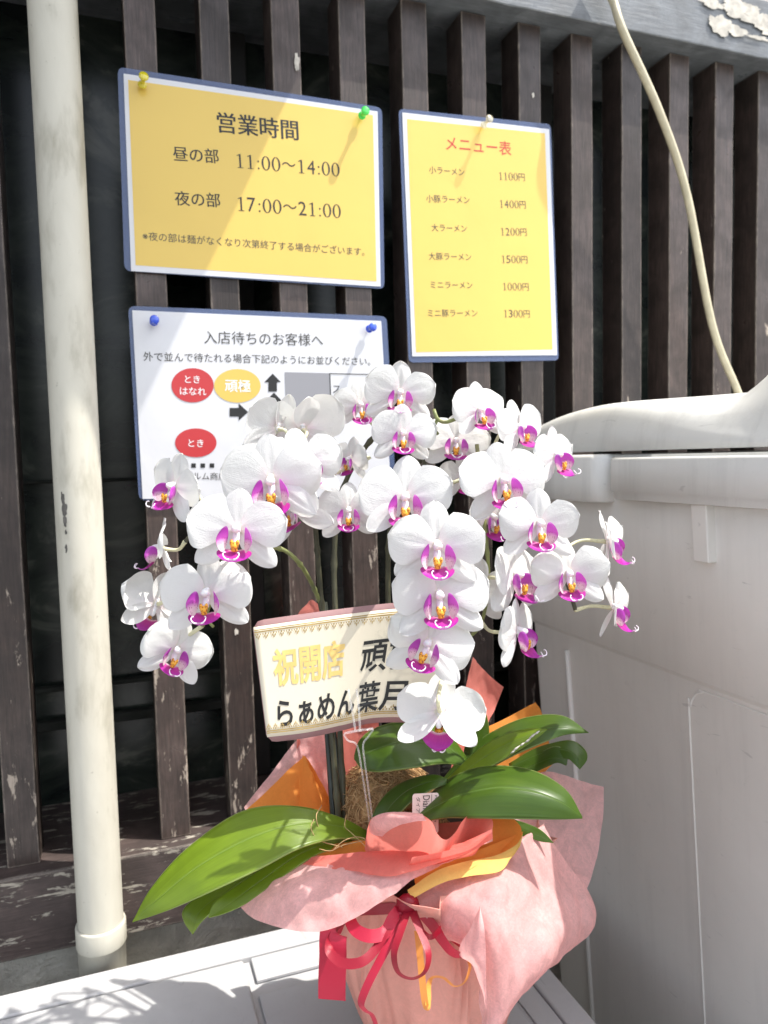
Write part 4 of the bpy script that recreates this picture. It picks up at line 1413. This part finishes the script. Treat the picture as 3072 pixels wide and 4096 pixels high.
def lip_mesh():
    V = []; UV = []
    nu, nv = 18, 13
    for i in range(nu):
        s = i / (nu - 1)
        # arrow-shaped blade, widest near its base corners
        w = crom([Vector((x, 0, 0)) for x in (0.055, 0.138, 0.146, 0.118, 0.080, 0.048, 0.032)], s).x
        cy = -0.180 - 0.125 * math.sin(s * 1.9) + 0.035 * s ** 3
        cz = 0.055 + 0.225 * s
        for j in range(nv):
            t = -1 + 2 * j / (nv - 1)
            V.append(Vector((w * t, cy + 0.25 * w * abs(t) ** 1.5 + 0.004 * math.exp(-(t / 0.15) ** 2), cz - 0.02 * abs(t)))); UV.append((s, j / (nv - 1)))
    Fc = [(i * nv + j, (i + 1) * nv + j, (i + 1) * nv + j + 1, i * nv + j + 1) for i in range(nu - 1) for j in range(nv - 1)]
    fm = [0] * len(Fc)
    mb = MB(); mb.add(V, Fc, 0)
    n0 = len(V)
    for sg in (1, -1):
        pts = [Vector(q) for q in ((sg * 0.020, -0.266, 0.276), (sg * 0.038, -0.264, 0.300), (sg * 0.058, -0.246, 0.305), (sg * 0.066, -0.222, 0.296), (sg * 0.056, -0.206, 0.280), (sg * 0.046, -0.212, 0.276))]
        mb.tube(path(pts, 14), [0.0085 - 0.006 * k / 13 for k in range(14)], 6, 1)
    UV2 = UV + [(1, 0.5)] * (len(mb.V) - n0)
    return mkmesh('lip', mb.V, mb.F, UV2, [M['lip'], M['cirrus']], mb.M)


LIP = lip_mesh()
cm_ = MB()
for (x, y, z, rx, ry, rz) in ((0, -0.145, 0.110, 0.036, 0.036, 0.030), (0.026, -0.118, 0.120, 0.016, 0.030, 0.018), (-0.026, -0.118, 0.120, 0.016, 0.030, 0.018), (0, -0.180, 0.100, 0.030, 0.018, 0.024)):
    V = []
    for j in range(8):
        for i in range(10):
            a = 2 * math.pi * i / 10; e = -math.pi / 2 + math.pi * j / 7
            V.append((x + rx * math.cos(e) * math.cos(a), y + ry * math.sin(e), z + rz * math.cos(e) * math.sin(a)))
    cm_.add(V, [(j * 10 + i, j * 10 + (i + 1) % 10, (j + 1) * 10 + (i + 1) % 10, (j + 1) * 10 + i) for j in range(7) for i in range(10)])
CALLUS = mkmesh('callus', cm_.V, cm_.F, None, [M['callus']])
# column with its rounded cap, and the hub at the back
cb_ = MB()
cb_.tube(path([Vector((0, 0.045, -0.03)), Vector((0, 0.035, 0.015)), Vector((0, 0.020, 0.055)), Vector((0, -0.004, 0.090)), Vector((0, -0.022, 0.105))], 12), [0.030, 0.030, 0.031, 0.032, 0.034, 0.037, 0.041, 0.044, 0.045, 0.042, 0.033, 0.016], 14)
cb_.tube([Vector((0, 0, -0.055)), Vector((0, 0, -0.03)), Vector((0, 0, 0.0)), Vector((0, 0.0, 0.02))], [0.018, 0.032, 0.040, 0.02], 12)
cb_.tube(path([Vector((0, -0.03, 0.0)), Vector((0, -0.09, 0.03)), Vector((0, -0.15, 0.055))], 6), [0.03, 0.034, 0.036, 0.036, 0.034, 0.02], 10)
COLM = mkmesh('blossom', cb_.V, cb_.F, None, [M['column']])
NB = [0]
SC = 3072.0 / 1659.0 / FPX


def blossom(plant, x, y, d, w, yaw=0, pitch=0, roll=0, spike=None, bend=None, hide=()):
    """w: apparent full width in photo units when seen face-on"""
    NB[0] += 1
    k = NB[0]
    rnd = random.Random(100 + k)
    S = w * SC * d
    Rc = Matrix(((RT.x, UP.x, -F.x), (RT.y, UP.y, -F.y), (RT.z, UP.z, -F.z)))
    Rm = Rc @ Matrix.Rotation(R(yaw), 3, 'Y') @ Matrix.Rotation(R(-pitch), 3, 'X') @ Matrix.Rotation(R(roll), 3, 'Z')
    loc = P(x, y, d)
    o = bpy.data.objects.new('blossom', COLM)
    COL.objects.link(o)
    o.parent = plant
    off = Vector(plant.location)
    mw = Matrix.Translation(loc - off) @ Rm.to_4x4() @ Matrix.Diagonal((S, S, S, 1))
    o.matrix_local = mw

    def sub(me, nm):
        c = bpy.data.objects.new(nm, me)
        COL.objects.link(c)
        c.parent = o
        return c
    for key, nm in (('pr', 'petal'), ('pl', 'petal'), ('ds', 'sepal'), ('sr', 'sepal'), ('sl', 'sepal')):
        if key in hide: continue
        c = sub(VAR[key][rnd.randrange(NV)], nm)
        c.rotation_euler = (R(rnd.uniform(-11, 11)), R(rnd.uniform(-11, 11)), R(rnd.uniform(-5, 5)))
        c.scale = (rnd.uniform(0.94, 1.03), rnd.uniform(0.93, 1.06), rnd.uniform(0.5, 1.9))
    for me_, nm in ((LOBE[0], 'side_lobe'), (LOBE[1], 'side_lobe'), (LIP, 'lip'), (CALLUS, 'callus')):
        sub(me_, nm).scale = (1.12, 1.12, 1.05)
    # stalk to the spike
    back = -(Rm @ Vector((0, 0, 1)))
    if spike is not None:
        p0 = loc + back * (0.04 * S)
        q = min(spike, key=lambda c: (c - (p0 + back * 0.015)).length + (0.02 if c.z < p0.z - 0.03 else 0))
        m1 = p0 + back * min(0.022, (q - p0).length * 0.5)
        inv = (Matrix.Translation(loc) @ Rm.to_4x4() @ Matrix.Diagonal((S, S, S, 1))).inverted()
        pts = [inv @ v for v in path([p0, m1, q], 10)]
        mb = MB().tube(pts, [r / S for r in (0.0019, 0.0017, 0.0015, 0.0014, 0.0014, 0.0014, 0.0014, 0.0015, 0.0016, 0.0018)], 8)
        me = mkmesh('flower_stalk', mb.V, mb.F, None, [M['pedicel']])
        sub(me, 'flower_stalk')
    return o


def spike_of(plant, pts, r0, r1, n=60, nodes=True):
    c = path([P(*q) for q in pts], n)
    rad = []
    for i in range(n):
        r = r0 + (r1 - r0) * i / (n - 1)
        if nodes and i % 9 == 5: r *= 1.35
        rad.append(r)
    MB().tube(c, rad, 10).build('stem', M['stem_dark'] if r0 > 0.002 else M['stem'], plant)
    return c


def leaf(plant, rows, nu=36, nv=15, label=None, darker=None):
    if darker is None: darker = plant is not plantA  # leaves outside plant A take the green with shade in its colour
    o = grid('leaf', loft_fn(rows), nu, nv, M['leaf_shaded' if darker else 'leaf'], plant, thick=0.0012)
    if label: o['label'] = label
    return o


base = P(790, 1805, 0.615)
plantA = empty('orchid_plant', P(760, 1800, 0.60), 'white orchid whose long flower stem arches and hangs to the left of the notice', 'orchid', 'white orchids in the wrapped pot')
plantB = empty('orchid_plant', P(800, 1805, 0.62), 'white orchid in the middle whose blossoms cascade straight down before the message card', 'orchid', 'white orchids in the wrapped pot')
plantC = empty('orchid_plant', P(850, 1800, 0.61), 'white orchid whose blossoms spread to the right in front of the grey bin', 'orchid', 'white orchids in the wrapped pot')

# stems
A1 = spike_of(plantA, [(733, 1790, .625), (722, 1650, .63), (702, 1400, .64), (690, 1250, .64), (682, 1150, .635), (672, 1040, .62), (640, 965, .60), (585, 975, .585), (520, 1040, .58), (455, 1110, .58), (400, 1170, .58)], 0.0026, 0.0016, 90)
A2 = spike_of(plantA, [(693, 1305, .642), (672, 1258, .63), (645, 1215, .61), (610, 1187, .60), (565, 1186, .59), (520, 1207, .58), (480, 1245, .575), (455, 1300, .575), (437, 1352, .575)], 0.0019, 0.0015, 60)
MB().tube(path([P(447, 1330, .575), P(452, 1344, .573), P(461, 1354, .571)], 6), 0.0012, 8).build('stem', M['stem'], plantA)
B1 = spike_of(plantB, [(745, 1790, .63), (735, 1600, .645), (728, 1400, .655), (722, 1200, .67), (740, 1060, .67), (790, 965, .665), (845, 915, .65), (890, 912, .64), (920, 950, .635), (915, 1020, .625), (905, 1080, .61), (930, 1150, .58), (955, 1230, .575), (960, 1330, .57), (960, 1410, .568), (957, 1455, .562)], 0.0026, 0.0015, 120)
MB().tube(path([P(937, 885, .60), P(945, 905, .598), P(962, 912, .60), P(985, 905, .60)], 8), 0.0016, 8).build('stem', M['stem'], plantB)
MB().tube(path([P(945, 905, .60), P(938, 925, .598), P(946, 938, .60)], 8), 0.0014, 8).build('stem', M['stem'], plantB)
C1 = spike_of(plantC, [(858, 1790, .63), (850, 1600, .66), (842, 1400, .67), (838, 1250, .67), (845, 1130, .665), (880, 1030, .675), (950, 965, .66), (1030, 960, .64), (1090, 1010, .62), (1140, 1080, .59), (1190, 1180, .585), (1225, 1260, .58), (1243, 1318, .575)], 0.0026, 0.0016, 110)
C2 = spike_of(plantC, [(1030, 960, .61), (1040, 1060, .605), (1050, 1160, .60), (1055, 1260, .60), (1040, 1345, .60), (1010, 1380, .60)], 0.0017, 0.0014, 50)

# plant A (left)
for a in [
    (586, 1040, .555, 232, 2, -6, 4, A1),
    (512, 1145, .530, 222, 4, 6, -3, A1),
    (447, 1283, .540, 208, -2, 8, 2, A2),
    (376, 1052, .585, 168, -32, 5, -14, A1),
    (345, 1185, .590, 150, -78, 4, 6, A1),
    (338, 1305, .595, 170, -130, -10, 20, A2),
    (380, 1405, .575, 165, 30, 4, -22, A2),
    (632, 1100, .590, 190, -35, 8, 18, A1),
    (598, 925, .603, 185, -128, 18, 12, A1),
    (652, 925, .612, 200, -152, 30, -12, A1),
    (652, 1000, .590, 190, 26, 8, 8, A1),
    (757, 992, .640, 110, -42, -5, -8, A1),
]:
    blossom(plantA, *a)
# plant B (middle, cascade)
for a in [
    (778, 876, .635, 132, 14, -4, 4, B1),
    (864, 850, .615, 158, 4, 0, -4, B1),
    (870, 938, .600, 148, 6, 2, -2, B1),
    (753, 1104, .600, 144, 2, 2, 0, B1),
    (875, 1076, .580, 216, 0, 4, 0, B1),
    (944, 1181, .514, 220, 2, 3, -2, B1),
    (949, 1288, .520, 220, 0, 8, 2, B1),
    (924, 1392, .522, 200, -6, 14, -18, B1),
    (950, 1540, .530, 205, 172, -40, 4, B1),
]:
    blossom(plantB, *a)
# plant C (right)
for a in [
    (1036, 888, .600, 142, 18, 2, 8, C1),
    (985, 955, .620, 150, 0, 10, -4, C1),
    (1122, 925, .610, 145, 42, 4, 8, C1),
    (1200, 985, .600, 150, 44, 4, 12, C1),
    (1087, 1040, .570, 200, 2, 2, 6, C1),
    (1165, 1133, .550, 190, 4, 4, -3, C1),
    (1062, 1118, .605, 150, 30, -6, 4, C2),
    (1228, 1240, .560, 176, 0, 2, 4, C1),
    (1112, 1245, .575, 190, 44, 8, 0, C2),
    (1120, 1365, .565, 172, 58, 4, 4, C2),
    (1316, 1170, .585, 158, 66, 0, 14, C1),
    (1328, 1314, .580, 150, 60, -2, 4, C1),
    (1000, 1035, .625, 120, 150, 10, 0, C1),
    (1030, 1275, .600, 150, 170, 0, 10, C2),
]:
    blossom(plantC, *a)

# leaves
leaf(plantA, [[(800, 1800, .610), (740, 1768, .600), (640, 1742, .590), (525, 1752, .582), (410, 1828, .568), (330, 1915, .556), (287, 1992, .548)],
              [(800, 1808, .606), (730, 1785, .592), (640, 1782, .576), (540, 1812, .564), (430, 1872, .552), (340, 1945, .546), (287, 1992, .548)],
              [(800, 1815, .600), (730, 1812, .580), (650, 1832, .560), (560, 1878, .545), (470, 1920, .538), (370, 1964, .540), (287, 1992, .548)]], 48, 17, 'broad sunlit leaf reaching down to the left')
leaf(plantA, [[(760, 1815, .605), (700, 1812, .595), (630, 1835, .585), (560, 1880, .575), (500, 1920, .568), (462, 1950, .562), (450, 1983, .558)],
              [(760, 1822, .600), (700, 1825, .590), (640, 1850, .580), (575, 1895, .570), (520, 1935, .563), (478, 1965, .560), (450, 1983, .558)],
              [(760, 1830, .596), (700, 1840, .585), (650, 1868, .575), (590, 1910, .566), (535, 1950, .560), (490, 1972, .558), (450, 1983, .558)]])
leaf(plantA, [[(640, 1850, .600), (560, 1875, .595), (490, 1905, .590), (430, 1935, .585), (397, 1965, .580), (398, 1990, .576), (417, 2018, .570)],
              [(640, 1860, .598), (575, 1890, .590), (510, 1920, .584), (460, 1945, .578), (430, 1972, .573), (420, 1995, .570), (417, 2018, .570)],
              [(640, 1870, .596), (590, 1905, .586), (530, 1935, .578), (490, 1950, .572), (460, 1970, .569), (437, 1990, .568), (417, 2018, .570)]])
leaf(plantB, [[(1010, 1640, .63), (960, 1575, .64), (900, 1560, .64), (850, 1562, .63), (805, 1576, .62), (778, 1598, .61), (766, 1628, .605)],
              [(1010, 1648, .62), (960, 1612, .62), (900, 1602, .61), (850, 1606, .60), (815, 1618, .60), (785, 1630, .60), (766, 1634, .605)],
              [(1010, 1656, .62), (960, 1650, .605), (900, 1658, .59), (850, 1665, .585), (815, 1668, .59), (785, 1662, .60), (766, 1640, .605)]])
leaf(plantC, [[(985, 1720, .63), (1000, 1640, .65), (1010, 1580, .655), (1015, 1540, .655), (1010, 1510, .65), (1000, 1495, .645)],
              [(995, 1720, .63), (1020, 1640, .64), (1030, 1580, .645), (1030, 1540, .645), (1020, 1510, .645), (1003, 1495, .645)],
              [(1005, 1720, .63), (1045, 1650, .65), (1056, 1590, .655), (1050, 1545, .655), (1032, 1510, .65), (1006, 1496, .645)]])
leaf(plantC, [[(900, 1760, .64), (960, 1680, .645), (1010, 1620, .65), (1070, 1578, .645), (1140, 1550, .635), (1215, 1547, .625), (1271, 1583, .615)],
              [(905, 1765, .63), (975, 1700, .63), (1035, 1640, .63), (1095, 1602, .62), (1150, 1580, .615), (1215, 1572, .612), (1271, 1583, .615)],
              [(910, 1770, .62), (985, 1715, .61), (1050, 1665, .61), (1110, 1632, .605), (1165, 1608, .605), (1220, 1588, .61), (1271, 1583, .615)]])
leaf(plantC, [[(905, 1745, .61), (960, 1690, .61), (1010, 1640, .61), (1050, 1608, .605), (1095, 1586, .60), (1140, 1575, .595), (1182, 1576, .59)],
              [(908, 1750, .60), (965, 1702, .60), (1020, 1655, .60), (1065, 1625, .595), (1105, 1604, .59), (1145, 1588, .588), (1182, 1576, .59)],
              [(912, 1755, .595), (975, 1710, .59), (1035, 1672, .59), (1085, 1642, .588), (1125, 1618, .586), (1155, 1598, .587), (1182, 1576, .59)]], label='narrow leaf with a torn scarred edge', darker=False)
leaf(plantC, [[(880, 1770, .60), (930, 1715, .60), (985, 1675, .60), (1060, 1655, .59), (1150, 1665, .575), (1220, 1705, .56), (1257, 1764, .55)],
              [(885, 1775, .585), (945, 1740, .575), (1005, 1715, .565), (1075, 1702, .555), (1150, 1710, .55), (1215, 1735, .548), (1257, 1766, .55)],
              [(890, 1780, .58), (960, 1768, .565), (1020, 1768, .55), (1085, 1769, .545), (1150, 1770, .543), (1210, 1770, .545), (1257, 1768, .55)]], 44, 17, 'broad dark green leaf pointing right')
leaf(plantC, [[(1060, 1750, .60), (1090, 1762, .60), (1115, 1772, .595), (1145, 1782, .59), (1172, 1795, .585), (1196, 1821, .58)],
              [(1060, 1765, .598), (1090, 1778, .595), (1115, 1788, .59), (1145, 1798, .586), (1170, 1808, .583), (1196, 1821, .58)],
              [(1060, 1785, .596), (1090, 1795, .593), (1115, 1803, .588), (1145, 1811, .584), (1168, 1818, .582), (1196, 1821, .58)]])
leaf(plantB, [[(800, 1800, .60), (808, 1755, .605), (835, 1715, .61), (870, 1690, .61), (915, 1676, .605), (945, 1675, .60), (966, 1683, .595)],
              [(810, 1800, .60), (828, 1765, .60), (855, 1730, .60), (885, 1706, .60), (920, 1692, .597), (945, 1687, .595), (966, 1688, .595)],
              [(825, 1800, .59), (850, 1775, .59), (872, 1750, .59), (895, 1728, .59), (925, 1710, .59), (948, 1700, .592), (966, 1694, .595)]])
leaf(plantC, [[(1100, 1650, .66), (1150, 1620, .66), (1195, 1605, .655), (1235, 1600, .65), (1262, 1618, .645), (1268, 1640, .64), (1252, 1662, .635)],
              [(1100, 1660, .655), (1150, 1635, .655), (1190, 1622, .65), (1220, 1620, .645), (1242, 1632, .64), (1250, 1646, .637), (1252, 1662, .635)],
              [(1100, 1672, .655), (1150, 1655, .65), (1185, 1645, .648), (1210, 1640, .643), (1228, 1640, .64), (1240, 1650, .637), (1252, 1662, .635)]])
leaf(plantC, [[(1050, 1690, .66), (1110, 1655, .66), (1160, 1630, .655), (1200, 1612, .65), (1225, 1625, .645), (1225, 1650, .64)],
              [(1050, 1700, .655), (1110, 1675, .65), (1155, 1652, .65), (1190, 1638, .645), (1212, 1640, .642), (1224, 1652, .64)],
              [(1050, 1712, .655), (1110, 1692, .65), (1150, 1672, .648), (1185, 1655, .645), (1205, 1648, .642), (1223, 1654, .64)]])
# torn pale scars on the narrow leaf
sm = MB()
for (u, v, rr) in ((1150, 1590, .0030), (1140, 1600, .0024), (1128, 1608, .0018), (1160, 1583, .0020), (1115, 1617, .0030), (1108, 1624, .0020)):
    q = P(u, v, .5835); sm.tube([q - RT * rr - UP * rr * 0.7, q, q + RT * rr + UP * rr * 0.8], [0.0002, 0.0009, 0.0002], 6)
sm.build('leaf_scar', M['peel'], plantC)

# stakes
STK = [((706, 1555, .655), (722, 1790, .625), 0.0029, 'thick dark flower stake, leftmost of the bundle under the message card'),
       ((722, 1555, .655), (742, 1795, .63), 0.0013, 'thin black wire stake, second from the left under the message card'),
       ((729, 1555, .66), (752, 1795, .635), 0.0010, 'thin black wire stake, rightmost of the bundle under the message card')]
for a, b, r, lb in STK:
    A_, B_ = P(*a), P(*b)
    top = A_ + (A_ - B_) * (1.15 if r < .002 else 0.35)
    o = MB().tube([top, A_, B_, B_ + (B_ - A_) * 0.12], r, 10).build('support_stake', M['stake'])
    tag(o, lb, 'stake', 'stakes holding the orchid stems')
for a, b, r, lb in (((860, 1650, .66), (850, 1770, .64), 0.0018, 'dark stake before the coconut fibre, left one of the rear pair'), ((872, 1650, .665), (866, 1770, .645), 0.0030, 'thick dark stake rising from the fibre, right one of the rear pair')):
    A_, B_ = P(*a), P(*b)
    o = MB().tube([A_ + (A_ - B_) * 0.9, A_, B_, B_ + (B_ - A_) * 0.3], r, 10).build('support_stake', M['stake'])
    tag(o, lb, 'stake', 'stakes holding the orchid stems')

# ------------------------------------------------------------------ message card, holder, tag
DC = 0.565
crow0 = [P(544, 1342, .560), P(648, 1327, .566), P(746, 1314, .572), P(854, 1302, .574), P(962, 1296, .566)]
crow1 = [P(577, 1604, .556), P(662, 1594, .562), P(742, 1577, .570), P(815, 1561, .573), P(962, 1563, .566)]


def cardp(s, t, o=0.0):
    a = crom(crow0, s); b = crom(crow1, s)
    p = a.lerp(b, t)
    e = 0.01
    tx = (crom(crow0, min(s + e, 1)) - crom(crow0, max(s - e, 0))).normalized()
    n = tx.cross((b - a).normalized()).normalized()
    if n.dot(F) > 0: n = -n
    return p + n * o


mc = empty('message_card', cardp(0.5, 1.0), 'cream congratulation card with gold and black lettering standing among the orchids', 'card')


def cardsheet(name, s0, s1, t0, t1, o, mat, th, rad=0.0):
    nu, nv = 34, 12
    V = []
    for j in range(nv):
        for i in range(nu):
            s = s0 + (s1 - s0) * i / (nu - 1); t = t0 + (t1 - t0) * j / (nv - 1)
            if rad:      # pull the corners in
                fs = min(i / (nu - 1), 1 - i / (nu - 1)) * (s1 - s0) * 0.13; ft = min(j / (nv - 1), 1 - j / (nv - 1)) * (t1 - t0) * 0.085
                if fs < rad and j in (0, nv - 1):
                    k = (1 - fs / rad) ** 2 * rad / 0.085 * 0.9
                    t += k if j == 0 else -k
            V.append(cardp(s, t, o))
    Fc = [(j * nu + i, j * nu + i + 1, (j + 1) * nu + i + 1, (j + 1) * nu + i) for j in range(nv - 1) for i in range(nu - 1)]
    return mesh(name, V, Fc, mat, mc, thick=th)


cardsheet('backing', 0, 1, 0, 1, 0.0, M['card_back'], 0.0008, 0.006)
cardsheet('card_face', 0.004, 0.996, 0.050, 0.955, 0.0007, M['card'], 0.0003)


def cardtext(s, s0, s1, t0, t1, mat, bold):
    V, Fc, b = text_geo(s, bold)
    out = []
    for v in V:
        a = (v.x - b[0]) / (b[2] - b[0]); c = (v.y - b[1]) / (b[3] - b[1])
        out.append(cardp(s0 + (s1 - s0) * a, t1 + (t0 - t1) * c, 0.0012))
    return mesh('lettering', out, Fc, mat, mc, smooth=False)


cardtext('祝開店', 0.085, 0.50, 0.25, 0.56, M['gold_text'], 0.028)
cardtext('頑極', 0.60, 0.90, 0.28, 0.56, M['ink'], 0.016)
cardtext('らぁめん', 0.08, 0.575, 0.67, 0.885, M['ink'], 0.022)
cardtext('葉月', 0.60, 0.86, 0.64, 0.90, M['ink'], 0.016)
gb = MB()


def gstrip(t0, t1, s0=0.006, s1=0.994):
    n = 40
    V = []
    for i in range(n):
        s = s0 + (s1 - s0) * i / (n - 1)
        V += [cardp(s, t0, 0.0012), cardp(s, t1, 0.0012)]
    gb.add(V, [(2 * i, 2 * i + 2, 2 * i + 3, 2 * i + 1) for i in range(n - 1)])


gstrip(0.074, 0.082); gstrip(0.090, 0.100); gstrip(0.918, 0.926); gstrip(0.902, 0.910)
for k in range(24):
    s = 0.022 + k * 0.0415
    for tb, dr in ((0.102, 1), (0.900, -1)):
        for (ds, dt, rs_, rt) in ((0, 0.040, .0026, .014), (-0.008, 0.030, .0026, .011), (0.008, 0.030, .0026, .011), (-0.014, 0.014, .0026, .008), (0.014, 0.014, .0026, .008), (0, 0.012, .0040, .009)):
            V = [cardp(s + ds + rs_ * math.cos(i * math.pi / 4), tb + dr * (dt + rt * math.sin(i * math.pi / 4)), 0.0012) for i in range(8)]
            gb.add(V, [tuple(range(8))])
gb.build('gold_border', M['gold'], mc, smooth=False)

hold = empty('card_holder', P(795, 1800, .60), 'clear plastic fork holding the message card over the leaves', 'card holder')
hm = MB()
hm.tube(path([P(752, 1490, .555), P(760, 1530, .556), P(768, 1580, .558)], 10), 0.0009, 8)
hm.tube(path([P(770, 1488, .555), P(775, 1530, .556), P(778, 1580, .558)], 10), 0.0009, 8)
hm.tube(path([P(742, 1586, .560), P(752, 1600, .562), P(768, 1606, .565), P(776, 1630, .57), P(790, 1720, .585), P(802, 1800, .60)], 24), 0.0008, 8)
hm.tube(path([P(806, 1576, .562), P(795, 1592, .564), P(785, 1606, .566), P(786, 1632, .57), P(798, 1720, .585), P(808, 1800, .60)], 24), 0.0008, 8)
hm.tube(path([P(744, 1584, .560), P(775, 1578, .558), P(806, 1574, .562)], 8), 0.0010, 8)
hm.build('fork', M['clear'], hold)

tgp = [P(891, 1715, .585), P(948, 1712, .585), P(947, 1800, .582), P(890, 1800, .582)]
tg = empty('plant_tag', (tgp[2] + tgp[3]) / 2, 'small cream plant tag with sideways writing stuck behind the coral fold', 'plant tag')
pts = []
for i, p1 in enumerate(tgp):
    p0, p2 = tgp[i - 1], tgp[(i + 1) % 4]
    r_ = 0.0018
    a = (p0 - p1).normalized() * r_; c = (p2 - p1).normalized() * r_
    pts += [p1 + a, p1 + a * 0.3 + c * 0.3, p1 + c]
mesh('tag_plate', pts, [tuple(range(len(pts)))], M['tag'], tg, smooth=False, thick=0.0004)


def tagp(a, b, o=0.0006):
    p = tgp[0].lerp(tgp[1], a).lerp(tgp[3].lerp(tgp[2], a), b)
    return p - F * o


def tagtext(s, a0, a1, b0, b1, mat, bold=0.0):
    V, Fc, b = text_geo(s, bold)      # rotated a quarter turn clockwise
    out = []
    for v in V:
        u_ = (v.x - b[0]) / (b[2] - b[0]); w_ = (v.y - b[1]) / (b[3] - b[1])
        out.append(tagp(a0 + (a1 - a0) * w_, b0 + (b1 - b0) * u_))
    mesh('lettering', out, Fc, mat, tg, smooth=False)


tagtext('Diane S', 0.40, 0.66, 0.05, 0.62, M['ink_soft'])
tagtext('Phalaenopsis', 0.82, 0.93, 0.06, 0.72, M['ink_soft'])
tagtext('ダイアナ', 0.14, 0.30, 0.08, 0.62, M['ink_soft'])
mesh('printed_line', [tagp(0.72, 0.03), tagp(0.735, 0.03), tagp(0.735, 1), tagp(0.72, 1)], [(0, 1, 2, 3)], M['ink_soft'], tg, smooth=False)
